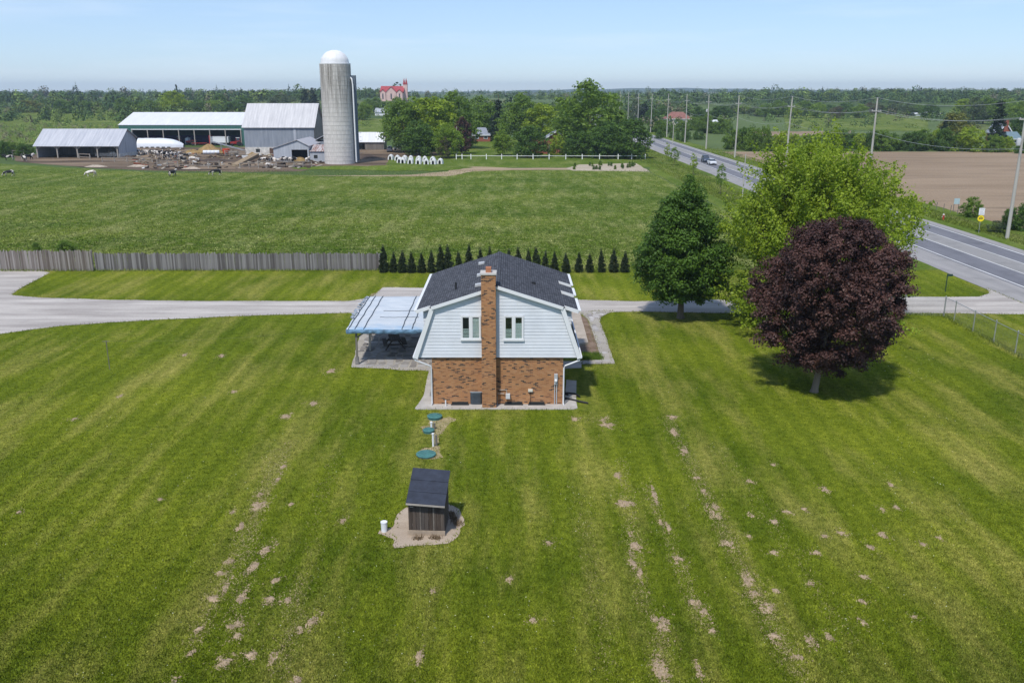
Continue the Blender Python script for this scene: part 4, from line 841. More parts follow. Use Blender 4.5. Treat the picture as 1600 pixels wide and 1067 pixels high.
# green barn
o = Vector((-115.4, 315, 0)); gb = thing('machine_barn', 'long green metal barn with bright white roof and open bays', 'barn', o); L = 21.8
gable(gb, 'roof', -L, L, 0, 28, 7.0, 10.9, 7.0, 14, M_roofwhite, .12)
MB().box(-L, L, 0, .2, 5.6, 6.9).build('front_fascia', M_greenwall, gb); MB().box(-L, -L + 4.3, 0.01, .21, 0, 5.6).build('front_wall', M_greenwall, gb); MB().box(L - 1.0, L, .01, .21, 0, 5.6).build('front_wall', M_greenwall, gb)
MB().box(-L, L, 27.8, 28, 0, 6.9).build('back_wall', M_greenwall, gb)
for sg in (-1, 1): MB().extr([(sg * L, .2, 0), (sg * L, 27.8, 0), (sg * L, 27.8, 6.9), (sg * L, 14, 10.8), (sg * L, .2, 6.9)], (-sg * .2, 0, 0)).build('end_wall', M_greenwall, gb)
MB().box(-L + 4.2, L - .9, -.08, -.01, 5.4, 5.7).build('header_trim', M_white, gb)
for i in range(8):
    x = -L + 4.5 + i * (2 * L - 5.6) / 7; MB().beam((x, -.1, 0), (x, -.1, 5.5), .3, .3).build('bay_post', M_post, gb)
MB().box(-L + 5, L - 2, 9, 9.3, 0, 3.1).build('feed_wall', mat('dark_blue_panel', (.02, .022, .09), .8, .3, 1), gb)
# big barn
o = Vector((-69.3, 268, 0)); bb = thing('bank_barn', 'tall old grey board barn with pale metal roof on a whitewashed stone base', 'barn', o); L = 10.4
gable(bb, 'roof', -L, L, 0, 15, 8.3, 14.7, 8.3, 7.3, M_roofbarn, .45)
MB().box(-L, L, 0, 15, 2.3, 8.25).build('board_wall', M_boardgrey, bb); MB().box(-L + .02, L - .02, -.12, 14.9, 0, 2.3).build('stone_base', M_stonewall, bb)
for sg in (-1, 1): MB().extr([(sg * (L - .01), .05, 8.25), (sg * (L - .01), 14.95, 8.25), (sg * (L - .01), 7.3, 14.6)], (-sg * .15, 0, 0)).build('gable_wall', M_oldboard, bb)
MB().box(L + .002, L + .1, .1, 14.9, 0, 8.24).build('end_boards', M_oldboard, bb); MB().box(-L + 3.2, -L + 4.4, -.2, -.10, .9, 1.8).build('stable_window', M_dark, bb); MB().box(-L + 7.3, -L + 8.8, -.2, -.11, 0, 2.1).build('stable_door', mat('brown_door', (.10, .06, .045), .9, .2, 2), bb); MB().box(-L + 14.8, -L + 15.5, -.05, -.004, 2.6, 7.6).build('pale_patch', M_tin, bb)
# front shed
o = Vector((-59.6, 242, 0)); fs = thing('loafing_shed', 'grey tin gabled shed with a dark doorway in front of the big barn', 'shed', o)
pr = [(-4.9, 0, 0), (2.9, 0, 0)] ; hl, hr, ha, xa = 3.6, 4.0, 5.75, 1.75
MB().box(-4.8, .1, 0, .15, 0, 3.2).build('front_wall', M_tin, fs); MB().extr([(-4.8, 0, 3.2), (4.75, 0, 3.2), (4.75, 0, 4.15), (xa, 0, 5.6), (-4.8, 0, 3.6)], (0, .15, 0)).build('gable_wall', M_tin, fs); MB().box(4.35, 4.75, 0, .15, 0, 3.2).build('corner_post', M_tin, fs)
MB().box(-4.8, -4.65, .15, 16, 0, 3.55).build('side_wall', M_tiny, fs); MB().box(4.6, 4.75, .15, 16, 0, 4.1).build('side_wall', M_tiny, fs); MB().box(-4.8, 4.75, 15.8, 16, 0, 3.9).build('back_wall', M_oldboard, fs)
MB().extr([(-5.1, -.3, 3.5), (xa, -.3, 5.7), (5.0, -.3, 4.1), (5.0, -.3, 4.24), (xa, -.3, 5.86), (-5.1, -.3, 3.64)], (0, 16.6, 0)).build('roof', ribmat('dull_tin_roof', (.36, .35, .37), (.46, .45, .46), .8, 1), fs)
ln = thing('lean_to', 'small lean-to with a rust-streaked roof between the grey shed and the silo', 'shed', (-54.75, 242.3, 0))
MB().box(.02, 4.2, 0, .15, 0, 2.75).build('front_wall', M_tin, ln); MB().box(4.05, 4.2, .15, 4.5, 0, 3.6).build('side_wall', M_tiny, ln); MB().extr([(-.0, -.3, 2.7), (-.0, 4.6, 4.2), (-.0, 4.6, 4.3), (-.0, -.3, 2.8)], (4.5, 0, 0)).build('roof', M_roofrust, ln); MB().box(1.1, 2.1, -.05, -.005, .9, 1.8).build('window', M_dark, ln)
tn_ = thing('rear_shed', 'pale-roofed low shed tucked between the big barn and the silo', 'shed', (-53.5, 256, 0)); MB().box(-3.2, 3.2, 0, 8, 0, 4.6).build('wall', M_boardgrey, tn_); MB().extr([(-3.5, -.3, 4.4), (0, -.3, 6.2), (3.5, -.3, 4.4), (3.5, -.3, 4.55), (0, -.3, 6.35), (-3.5, -.3, 4.55)], (0, 8.6, 0)).build('roof', M_roofpale, tn_)
# silo
def silomat():
    t = NT('silo_staves'); p = t.pos('Object'); s = t.n('ShaderNodeSeparateXYZ'); t.l(p, s.inputs[0])
    an = t.n('ShaderNodeMath', operation='ARCTAN2'); t.l(s.outputs[1], an.inputs[0]); t.l(s.outputs[0], an.inputs[1])
    cb = t.n('ShaderNodeCombineXYZ'); t.l(t.math('MULTIPLY', an.outputs[0], 3.9), cb.inputs[0]); t.l(s.outputs[2], cb.inputs[1])
    bk = t.n('ShaderNodeTexBrick'); bk.offset = .5; bk.inputs['Scale'].default_value = 1; bk.inputs['Brick Width'].default_value = .28; bk.inputs['Row Height'].default_value = .76; bk.inputs['Mortar Size'].default_value = .014
    bk.inputs['Color1'].default_value = (.52, .49, .46, 1); bk.inputs['Color2'].default_value = (.62, .585, .555, 1); bk.inputs['Mortar'].default_value = (.40, .375, .35, 1); t.l(cb.outputs[0], bk.inputs['Vector'])
    st = t.noise(t.mapv(cb.outputs[0], (1.6, .09, 1)), 1.2, 5, .65, .35, .68); up = t.n('ShaderNodeMapRange'); up.inputs['From Min'].default_value = 10; up.inputs['From Max'].default_value = 20; t.l(s.outputs[2], up.inputs['Value'])
    c = t.mix(t.math('MULTIPLY', st, t.math('MULTIPLY', up.outputs[0], 1.1)), bk.outputs['Color'], (.17, .155, .135))
    return t.fin(c, .9, .15)
si = thing('silo', 'tall grey concrete stave silo with a white dome', 'silo', (-45.6, 237, 0))
MB().lathe([(3.95, 0), (3.95, 25.0), (3.8, 25.0)], 56).build('barrel', silomat(), si, True)
for i in range(22): MB().lathe([(3.955, 0), (3.985, .02), (3.985, .05), (3.955, .07)], 48, (0, 0, .8 + i * 1.12)).build('hoop', bpy.data.materials.get('hoop') or mat('hoop', (.40, .375, .35), .95, .2, 3, spec=.05), si)
dm = MB().lathe([(3.98, 25.0), (3.98, 25.25), (3.6, 25.3)] + [(3.6 * math.cos(a), 25.3 + 3.2 * math.sin(a)) for a in [R(8 * i) for i in range(1, 11)]] + [(0, 28.55)], 40).build('dome', mat('white_dome', (.66, .66, .67), .5, .06, 1), si, True)
for i in range(20):
    a = 2 * math.pi * i / 20; MB().tube([(3.62 * math.cos(b) * math.cos(a), 3.62 * math.cos(b) * math.sin(a), 25.3 + 3.22 * math.sin(b)) for b in [R(q) for q in (0, 20, 40, 60, 80)]], .04, 4).build('dome_rib', bpy.data.materials['white_dome'], dm)
ch = MB().extr([(4.0 * math.cos(R(a)) , 4.0 * math.sin(R(a)), .8) for a in (-6, 14)] + [(5.1, 1.1, .8), (5.1, -.2, .8)], (0, 0, 21.5)).build('chute', mat('blue_grey_chute', (.10, .125, .16), .6, .2, 2), si)
MB().tube([(4.55, -1.1, .4), (4.5, -1.1, 20), (4.3, -.9, 21.4), (3.7, -.4, 22)], .19, 10).build('blower_pipe', M_white, si, True)
ld = MB()
for y in (1.25, 1.75): ld.tube([(4.95, y, .4), (4.95, y, 21)], .035, 5)
for i in range(48): ld.tube([(4.95, 1.25, .8 + i * .42), (4.95, 1.75, .8 + i * .42)], .022, 4)
ld.build('ladder', M_galv, si)
for i in range(18): MB().lathe([(.42, 0), (.45, 0), (.45, .05), (.42, .05)], 10, (5.3, 1.5, 2.5 + i * 1.05), -R(100), R(100)).build('cage_hoop', M_galv, si)
# low shed right of the silo
o = Vector((-45.8, 293, 0)); ls = thing('tool_shed', 'low weathered board shed with a white metal roof right of the silo', 'shed', o)
gable(ls, 'roof', -5.2, 4.0, 0, 7, 2.6, 5.3, 2.6, 3.5, M_roofwhite, .35); MB().box(-2.2, 4.0, 0, .15, 0, 2.6).build('front_wall', M_oldboard, ls); MB().box(-5.2, 4, 6.85, 7, 0, 2.6).build('back_wall', M_oldboard, ls); MB().extr([(3.85, .15, 0), (3.85, 6.85, 0), (3.85, 6.85, 2.6), (3.85, 3.5, 5.2), (3.85, .15, 2.6)], (.15, 0, 0)).build('gable_wall', M_oldboard, ls); MB().box(-5.2, -5.05, .15, 6.85, 0, 2.6).build('side_wall', M_oldboard, ls)
# wrapped silage tube
sg_ = thing('silage_bag', 'long white plastic silage bag tapering at its right end', 'silage bag', G(218, 230.5)); sg_.scale = (1.15, 1.2, 1.4)
k = 18; pts = [(i / (k - 1) * 13.2, 0, .0) for i in range(k)]; rad = [1.75 if i < 9 else 1.75 * math.sqrt(max(.02, 1 - ((i - 8) / 9.6) ** 2)) for i in range(k)]
mb = MB(); n = 14
for i in range(k):
    for j in range(n): a = math.pi * j / (n - 1); mb.v.append((pts[i][0], rad[i] * math.cos(a) * 1.1, max(0, rad[i] * 1.25 * math.sin(a) + .03 * math.sin(i * 5 + j * 3))))
for i in range(k - 1):
    for j in range(n - 1): mb.f.append((i * n + j, i * n + j + 1, (i + 1) * n + j + 1, (i + 1) * n + j))
mb.f.append(tuple(range(n))); mb.build('plastic_skin', mat('white_plastic_film', (.62, .645, .69), .4, .06, .8, .3, 2, spec=.4), sg_, True)
for i in range(6): MB().tube([(1 + i * 1.6, -1.95, .08), (1.9 + i * 1.6, -1.95, .08)], .16, 8).build('weight_tyre', M_black, sg_, True)
# straw heap, bales, scattered machinery
hp = MB(); rs = random.Random(4); N = 16
for j in range(7):
    for i in range(N): a = 2 * math.pi * i / N; r = (1 - j / 6.3) ** .7 * 4.3; hp.v.append((r * math.cos(a) * rs.uniform(.85, 1.15) * 1.15, r * math.sin(a) * rs.uniform(.85, 1.15) * .7, j * .42 * rs.uniform(.9, 1.1)))
hp.f = [(j * N + i, j * N + (i + 1) % N, (j + 1) * N + (i + 1) % N, (j + 1) * N + i) for j in range(6) for i in range(N)] + [tuple(6 * N + i for i in range(N))]
tag(hp.build('straw_heap', mat('old_straw', (.26, .175, .075), .95, .35, 1.2, .8, 5), None, True, G(328, 239.5)), 'brown heap of old straw in the middle of the yard', 'heap')
for i in range(4):
    b = thing('silage_bale', 'white wrapped round bale, %s from the left in front of the straw heap' % ordn(i), 'bale', G(318 + i * 6.2, 241.5), R(90 + 5 * i), 'wrapped bales in front of the straw heap')
    MB().lathe([(0, 0), (.55, 0), (.62, .1), (.62, 1.1), (.55, 1.2), (0, 1.2)], 16).build('wrap', bpy.data.materials['white_plastic_film'], b, True, (0, 0, .62), (R(90), 0, 0)); MB().lathe([(.15, 0), (.17, 0), (.17, .02), (.15, .02)], 12).build('end_fold', M_greymetal, b, False, (0, .01, .62), (R(90), 0, 0))
def wheel(root, x, y, r, w, rim=(.5, .08, .05)):
    wl_ = MB().lathe([(r * .55, -w / 2), (r * .9, -w / 2), (r, -w * .3), (r, w * .3), (r * .9, w / 2), (r * .55, w / 2)], 18).build('wheel', M_black, root, True, (x, y, r), (R(90), 0, 0))
    MB().lathe([(0, -w * .3), (r * .56, -w * .35), (r * .56, w * .35), (0, w * .3)], 14).build('rim', bpy.data.materials.get('rim%.2f' % rim[0]) or mat('rim%.2f' % rim[0], rim, .5, .15, 4), wl_, True)
def tractor(px, py, rz, label, cab=True):
    t = thing('tractor', label, 'tractor', G(px, py), rz, 'red tractors in front of the green barn'); mr = bpy.data.materials.get('tractor_red') or mat('tractor_red', (.36, .035, .035), .45, .2, 3)
    MB().extr([(.3, -.38, .8), (2.3, -.34, .85), (2.35, -.34, 1.45), (.3, -.4, 1.65)], (0, .74, 0)).build('hood', mr, t); MB().box(-1.1, .3, -.45, .45, .7, 1.3).build('chassis', mr, t)
    for s in (-1, 1):
        MB().extr([(-1.3, s * .55, 1.35), (-.9, s * .55, 1.78), (-.1, s * .55, 1.78), (.2, s * .55, 1.4)], (0, s * .5, 0)).build('fender', mr, t); wheel(t, -.6, s * .85, .85, .5); wheel(t, 1.75, s * .7, .5, .3)
    if cab:
        MB().box(-.9, .35, -.6, .6, 2.75, 2.88).build('cab_roof', M_white, t); MB().box(-.86, .3, -.55, .55, 1.8, 2.74).build('cab_glass', mat('cab_glass', (.05, .07, .09), .1, .1, 2, spec=.6), t)
        for x in (-.88, .3):
            for y in (-.56, .56): MB().beam((x, y, 1.3), (x, y, 2.76), .08, .08).build('cab_post', mr, t)
    MB().tube([(1.3, .2, 1.5), (1.3, .2, 2.4)], .05, 8).build('exhaust', M_black, t)
tractor(279, 226, R(200), 'red tractor with a white cab roof beside the silage bag'); tractor(371, 228.5, R(-160), 'red tractor at the right end of the green barn'); tractor(301, 227, R(170), 'small red tractor without cab left of the straw heap', False)
wg = thing('feed_wagon', 'red and white tall-sided feed wagon behind the straw heap', 'wagon', G(345, 227.5), R(-4)); mr = bpy.data.materials['tractor_red']
MB().extr([(-3.2, -1.1, 1.0), (3.3, -1.1, 1.0), (3.3, -1.1, 2.9), (-3.2, -1.1, 2.9)], (0, 2.2, 0)).build('box', M_white, wg); MB().box(-3.6, -3.2, -1.2, 1.2, .8, 3.5).build('front_panel', mr, wg); MB().box(-3.3, 3.4, -1.15, 1.15, 2.91, 3.1).build('top_rail', M_white, wg); MB().beam((-3.4, 0, .8), (-5.0, 0, .5), .15, .15).build('drawbar', mr, wg)
for x in (-1.8, 1.9):
    for s in (-1, 1): wheel(wg, x, s * 1.1, .5, .3)
el = thing('feed_elevator', 'grey sloping feed elevator resting beside the straw heap', 'conveyor', G(362, 239.0), R(8)); MB().beam((-6, 0, 3.6), (4.5, 0, .5), .7, .35).build('trough', M_galv, el); MB().beam((-3, .3, 0), (-3, .3, 2.7), .12, .12).build('leg', M_galv, el); MB().beam((-3, -.3, 0), (-3, -.3, 2.7), .12, .12).build('leg', M_galv, el); wheel(el, -2.6, .6, .35, .2, (.4, .4, .4)); wheel(el, -2.6, -.6, .35, .2, (.4, .4, .4))
ml = thing('mixer_cart', 'small orange-red cart with a pale tray at the yard rails', 'cart', G(354, 243.5), 0); MB().lathe([(.7, .4), (1.1, 1.5), (1.1, 2.0), (1.0, 2.0), (.6, .5)], 16).build('hopper', mat('orange_red', (.55, .075, .03), .5, .2, 3), ml, True); MB().extr([(.6, -.5, .7), (3.4, -.5, .9), (3.4, -.5, 1.5), (.6, -.5, 1.4)], (0, 1.0, 0)).build('tray', M_post, ml)
for s in (-1, 1): wheel(ml, .2, s * .8, .4, .25); wheel(ml, 2.8, s * .6, .35, .2)
hb = thing('hay_pile', 'brown hay mound in the doorway of the grey tin shed', 'heap', G(469, 253)); MB().lathe([(1.9, 0), (1.6, .6), (.9, 1.1), (0, 1.3)], 12).build('hay', bpy.data.materials['old_straw'], hb, True)
rp = thing('earth_ramp', 'straw-covered ramp sloping across the yard in front of the big barn', 'ramp', G(380, 252), R(0))
q = [G(362, 258) - G(380, 252), G(372, 259) - G(380, 252), G(405, 245.5) - G(380, 252), G(396, 245) - G(380, 252)]; MB().add([(p.x, p.y, 0) for p in q] + [(q[0].x, q[0].y, .25), (q[1].x, q[1].y, .25), (q[2].x, q[2].y, 1.0), (q[3].x, q[3].y, 1.0)], [(3, 2, 1, 0), (4, 5, 6, 7), (0, 1, 5, 4), (1, 2, 6, 5), (2, 3, 7, 6), (3, 0, 4, 7)]).build('bank', mat('ramp_straw', (.27, .20, .12), .95, .25, 1.5, .5, 6), rp)
tr_ = thing('water_trough', 'white oblong trough at the foot of the big barn', 'trough', G(387, 247)); MB().extr([(-1.4, -.5, 0), (1.4, -.5, 0), (1.5, -.6, .75), (-1.5, -.6, .75)], (0, 1.1, 0)).build('tub', M_white, tr_); MB().box(-1.35, 1.35, -.48, .42, .752, .76).build('water', mat('trough_water', (.05, .06, .06), .1, .1, 2), tr_)
# rail fences of the yard
def rails(px0, py0, px1, py1, n, h, nr, label, m=None, gate=False):
    a, b = G(px0, py0), G(px1, py1); t = thing('rail_fence', label, 'fence', a, 0, 'yard rails'); d = b - a
    for i in range(n + 1): p = d * (i / n); MB().beam((p.x, p.y, 0), (p.x, p.y, h * random.uniform(.95, 1.15)), .2, .2).build('post', M_post, t)
    for k in range(nr): z = h * (.35 + .6 * k / max(1, nr - 1)); MB().beam((0, -.12, z), (d.x, d.y - .12, z + random.uniform(-.05, .05)), .08, .2).build('rail', m or M_rail, t)
rails(124, 247.5, 141, 248.5, 1, 1.3, 2, 'short two-rail hurdle in front of the open cattle shed'); rails(160, 253, 238, 254, 4, 1.2, 2, 'low rails right of the open cattle shed'); rails(246, 259.5, 278, 261, 2, 1.5, 3, 'three-rail grey gate section under the white cow'); rails(278, 260, 326, 262, 2, 1.3, 1, 'single rail left of the wooden pen gate')
rails(326, 263, 343, 263, 1, 1.7, 2, 'wooden pen gate standing alone in the yard front'); rails(375, 263, 404, 263, 2, 1.3, 2, 'two-rail fence below the straw ramp'); rails(404, 261, 446, 261.5, 3, 1.4, 2, 'pale rails in front of the grey tin shed, left half'); rails(446, 261.5, 487, 260.5, 3, 1.3, 2, 'pale rails in front of the grey tin shed, right half'); rails(352, 244.5, 384, 244, 3, 1.6, 3, 'rails between the orange cart and the big barn'); rails(2, 243, 38, 244, 2, 1.6, 2, 'rails at the far left of the farmyard')
for i, (px, py, w) in enumerate(((150, 261, 3.2), (215, 260.5, 2.8), (300, 264, 2.5))):
    mb = MB(); N = 12
    for j in range(3):
        for q in range(N): a = 2 * math.pi * q / N; r = (1 - j * .38) * random.uniform(.8, 1.15); mb.v.append((r * w * math.cos(a), r * 1.1 * math.sin(a), j * .25))
    mb.f = [(j * N + q, j * N + (q + 1) % N, (j + 1) * N + (q + 1) % N, (j + 1) * N + q) for j in range(2) for q in range(N)] + [tuple(2 * N + q for q in range(N))]
    tag(mb.build('rubble_heap', bpy.data.materials.get('pale_rubble') or mat('pale_rubble', (.36, .30, .24), .95, .3, 2, .8, 6), None, False, G(px, py)), ('low pale heap of rubble in front of the open cattle shed', 'low pale heap of rubble right of the cattle shed gable', 'low pale heap of rubble left of the wooden pen gate')[i], 'rubble', 'pale rubble heaps')
# more heaps and clutter about the yard
for i, (px, py, w_, h_, mt, lab, ct) in enumerate(((300, 240, 3.2, 1.2, 'old_straw', 'low spread of straw left of the straw heap', 'heap'), (200, 248, 3.0, .9, 'mud', 'dark muck heap beside the cattle shed gable', 'heap'), (335, 252, 5.5, .8, 'mud', 'wide dark muck heap in the middle of the yard', 'heap'), (440, 247, 2.6, .8, 'mud', 'dark muck heap at the left wall of the grey tin shed', 'heap'), (395, 243.5, 2.2, 1.0, 'old_straw', 'straw left against the stone base of the big barn', 'heap'), (575, 247, 4.0, .8, 'mud', 'dark earth heap right of the silo', 'heap'), (545, 253, 2.6, .9, 'pale_rubble', 'pale gravel heap at the right foot of the silo', 'rubble'))):
    mb = MB(); N = 14
    for j in range(4):
        for q in range(N): a = 2 * math.pi * q / N; r = (1 - j * .3) * random.uniform(.78, 1.2); mb.v.append((r * w_ * math.cos(a), r * w_ * .55 * math.sin(a), h_ * j / 3 * random.uniform(.85, 1.15)))
    mb.f = [(j * N + q, j * N + (q + 1) % N, (j + 1) * N + (q + 1) % N, (j + 1) * N + q) for j in range(3) for q in range(N)] + [tuple(3 * N + q for q in range(N))]
    m_ = bpy.data.materials.get(mt) or mat('mud', (.07, .05, .038), .9, .35, 1.2, .8, 5); tag(mb.build('heap', m_, None, True, G(px, py)), lab, ct)
hr = thing('hay_rake', 'rusty low farm implement between the tractors', 'implement', G(312, 228), R(15)); MB().beam((-2.6, 0, .9), (2.6, 0, .9), .15, .2).build('main_beam', bpy.data.materials['tractor_red'], hr)
for i in range(9): MB().tube([(-2.4 + i * .6, 0, .9), (-2.4 + i * .6, .5, .6), (-2.3 + i * .6, .6, .05)], .04, 5).build('tine', mat('rust', (.16, .07, .04), .9, .3, 4) if 'rust' not in bpy.data.materials else bpy.data.materials['rust'], hr)
for s_ in (-1, 1): wheel(hr, s_ * 2.3, 0, .45, .18)
tk = thing('white_tank', 'white upright plastic tank between the tractors', 'tank', G(294.5, 226.5)); MB().lathe([(.0, 0), (1.0, 0), (1.0, 2.1), (.8, 2.4), (.25, 2.5), (.25, 2.65), (0, 2.65)], 18).build('tank', bpy.data.materials['white_plastic_film'], tk, True); MB().box(-1.1, 1.1, -1.1, 1.1, -.01, .12).build('skid', M_frame, tk)
dv, df = [], []; rsd = random.Random(33)
for i in range(520):
    q = G(rsd.uniform(205, 505), rsd.choice((rsd.uniform(233, 246), rsd.uniform(246, 264)))); a = rsd.uniform(0, 6.28); w_, l_, h_ = rsd.uniform(.08, .5), rsd.uniform(.1, 1.0), rsd.uniform(.06, .45)
    if not inside((q.x, q.y), YARD): continue
    b = MB().obox((q.x, q.y, h_ / 2), w_, l_, h_ / 2, (rsd.uniform(-.3, .3), rsd.uniform(-.3, .3), a)); k = len(dv); dv += b.v; df += [tuple(k + j for j in f) for f in b.f]
td = NT('yard_debris'); gd = td.n('ShaderNodeNewGeometry'); rd = td.n('ShaderNodeValToRGB'); rd.color_ramp.interpolation = 'CONSTANT'; ee = rd.color_ramp.elements; ee[0].color = (.06, .045, .035, 1); ee[1].position = .35; ee[1].color = (.22, .17, .11, 1)
for po, c_ in ((.6, (.10, .09, .085)), (.75, (.38, .34, .28)), (.88, (.22, .08, .05)), (.94, (.55, .55, .54))): z_ = ee.new(po); z_.color = (*c_, 1)
td.l(gd.outputs['Random Per Island'], rd.inputs['Fac']); tag(link('yard_litter', npmesh('yard_litter', dv, quads=df), td.fin(rd.outputs['Color'], .9, .1)), 'scattered boards, clods and litter trodden into the farmyard', kind='stuff')
# cattle: one skinned body per pose, copied
def cowmat():
    t = NT('cow_hide'); p = t.pos('Object'); oi = t.n('ShaderNodeObjectInfo')
    of = t.n('ShaderNodeVectorMath', operation='SCALE'); of.inputs[0].default_value = (37, 91, 53); t.l(oi.outputs['Random'], of.inputs['Scale'])
    ad = t.n('ShaderNodeVectorMath', operation='ADD'); t.l(p, ad.inputs[0]); t.l(of.outputs[0], ad.inputs[1])
    n = t.noise(ad.outputs[0], 1.15, 2, .4, .44, .50); th = t.math('GREATER_THAN', oi.outputs['Random'], .62)
    c = t.mix(n, (.62, .57, .52), (.018, .017, .018)); c = t.mix(t.math('MULTIPLY', th, .85), c, t.mix(n, (.66, .62, .57), (.42, .35, .29))); return t.fin(c, .8, .2)
M_cow = cowmat()
def skin_body(name, J, E, root, sub=1):
    me = bpy.data.meshes.new(name); me.from_pydata([j[:3] for j in J], E, []); o = bpy.data.objects.new(name, me); COL.objects.link(o)
    m = o.modifiers.new('s', 'SKIN'); m.use_smooth_shade = True
    for i, j in enumerate(J):
        sv = me.skin_vertices[0].data[i]; sv.radius = (j[3], j[4] if len(j) > 4 else j[3]); sv.use_root = i == root
    u = o.modifiers.new('u', 'SUBSURF'); u.levels = sub; u.render_levels = sub
    dg = bpy.context.evaluated_depsgraph_get(); r = bpy.data.meshes.new_from_object(o.evaluated_get(dg)); bpy.data.objects.remove(o); r.shade_smooth(); return r
def cow_mesh(graze, step):
    J = [(-.95, 0, 1.10, .30, .30), (-.45, 0, 1.05, .40, .36), (.1, 0, 1.02, .42, .38), (.65, 0, 1.10, .33, .34)]; E = [(0, 1), (1, 2), (2, 3)]
    if graze: J += [(1.0, 0, .85, .17, .20), (1.3, 0, .45, .13, .15), (1.50, 0, .15, .085, .09)]
    else: J += [(1.05, 0, 1.38, .17, .20), (1.32, 0, 1.50, .14, .16), (1.68, 0, 1.33, .085, .095)]
    E += [(3, 4), (4, 5), (5, 6)]
    for base, x, sx in ((0, -.9, -1), (0, -.9, 1), (3, .6, -1), (3, .6, 1)):
        k = len(J); f = step * (.2 if (sx > 0) == (base == 0) else -.2); hind = base == 0
        J += [(x, sx * .24, .78, .15, .16), (x + (-.10 if hind else .02) + f * .5, sx * .22, .42, .075, .08), (x + (-.02 if hind else .0) + f, sx * .22, .16, .055, .06), (x + .06 + f, sx * .22, .03, .065, .055)]
        E += [(base, k), (k, k + 1), (k + 1, k + 2), (k + 2, k + 3)]
    k = len(J); J += [(-1.22, 0, 1.05, .045, .045), (-1.27, 0, .55, .05, .05)]; E += [(0, k), (k, k + 1)]
    k = len(J); h = J[5]; J += [(h[0] - .04, .22, h[2] + .08, .04, .055), (h[0] - .04, -.22, h[2] + .08, .04, .055)]; E += [(5, k), (5, k + 1)]
    me = skin_body('cow', J, E, 1); me.materials.append(M_cow); return me
COWS = [cow_mesh(False, .4), cow_mesh(True, .8), cow_mesh(False, 1.0)]
def cow(px, py, rz, label, kind=0, group=None):
    o = link('cow', COWS[kind], None, None, G(px, py), (0, 0, rz)); s = random.uniform(.98, 1.1); o.scale = (s, s, s); return tag(o, label, 'cow', group)
cow(14, 275.5, R(185), 'black and white cow at the far left of the hay field', 1); cow(142, 276, R(178), 'black and white cow grazing below the open cattle shed', 1); cow(270, 276, R(70), 'pale cow facing away on the hay field edge', 2); cow(337, 274.5, R(182), 'mostly black cow grazing below the pen gate', 1)
cow(14, 251, R(200), 'black and white cow in front of the left rails', 0); cow(38, 252, R(140), 'cow at the corner post of the open cattle shed, left one', 0); cow(46, 250, R(60), 'cow at the corner post of the open cattle shed, right one', 2); cow(176, 245.5, R(150), 'cow standing inside the open cattle shed', 0)
for i, (px, py) in enumerate(((214, 242), (221, 243), (228, 241.5), (235, 243), (243, 242), (250, 244), (256, 245.5), (263, 246), (268, 243.5), (273, 247.5), (280, 244), (246, 247), (260, 249.5))):
    cow(px, py, random.uniform(0, 6.28), 'cow in the crowd below the silage bag, %s from the left' % ordn(i), random.choice((0, 2, 1)), 'cows crowded below the silage bag')
cow(291, 247.5, R(10), 'white cow standing clear right of the crowd', 0); cow(283, 252, R(120), 'pale cow behind the three-rail gate', 2); cow(303, 253, R(5), 'black cow with white rump beside the pale cow', 1)
for i, (px, py) in enumerate(((411, 254), (420, 256), (428, 254), (434, 256.5), (441, 255), (450, 254), (457, 253.5))): cow(px, py, random.uniform(0, 6.28), 'cow at the pale rails, %s from the left' % ordn(i), random.choice((0, 1, 2)), 'cows at the pale rails')
cow(422, 263, R(30), 'white calf-like cow in front of the pale rails', 1); cow(481, 254.5, R(80), 'white cow right of the tin shed doorway', 0)
# calf hutches
def hutch_mesh():
    mb = MB(); n = 9; prf = [(.72 * (1 - .28 * (i / (n - 1))) if False else 0, 0) for i in range(n)]
    sect = [(-.74, 0), (-.70, .5), (-.60, .9), (-.42, 1.2), (-.18, 1.36), (.18, 1.36), (.42, 1.2), (.60, .9), (.70, .5), (.74, 0)]
    for y, k in ((0, .94), (.5, 1.0), (1.0, 1.03), (1.6, 1.0), (2.0, .9)): mb.v += [(x * k, y, z * k) for x, z in sect]
    m = len(sect); mb.f = [(j * m + i, j * m + i + 1, (j + 1) * m + i + 1, (j + 1) * m + i) for j in range(4) for i in range(m - 1)]; mb.f.append(tuple(4 * m + i for i in range(m)))
    dr = [(-.30, 0), (-.30, .62), (-.2, .88), (0, .96), (.2, .88), (.30, .62), (.30, 0)]; b = len(mb.v); mb.v += [(x, 0, z) for x, z in dr]
    o = [i for i in range(m)]; mb.f += [(o[0], b, b + 1, o[1]), (o[1], b + 1, o[2]), (o[2], b + 1, b + 2, o[3]), (o[3], b + 2, b + 3, o[4]), (o[4], b + 3, o[5]), (o[5], b + 3, b + 4, o[6]), (o[6], b + 4, b + 5, o[7]), (o[7], b + 5, o[8]), (o[8], b + 5, b + 6, o[9])]
    return mb.mesh('hutch_shell')
HM = hutch_mesh(); HM.materials.append(mat('hutch_white', (.68, .68, .67), .5, .06, 1.5)); HI = MB().box(-.55, .55, .5, .54, 0, 1.0).mesh('dark_inside'); HI.materials.append(M_dark); HV = MB().lathe([(.13, 0), (.13, .1), (.0, .13)], 10, (0, 1.0, 1.37)).mesh('roof_vent'); HV.materials.append(M_white)
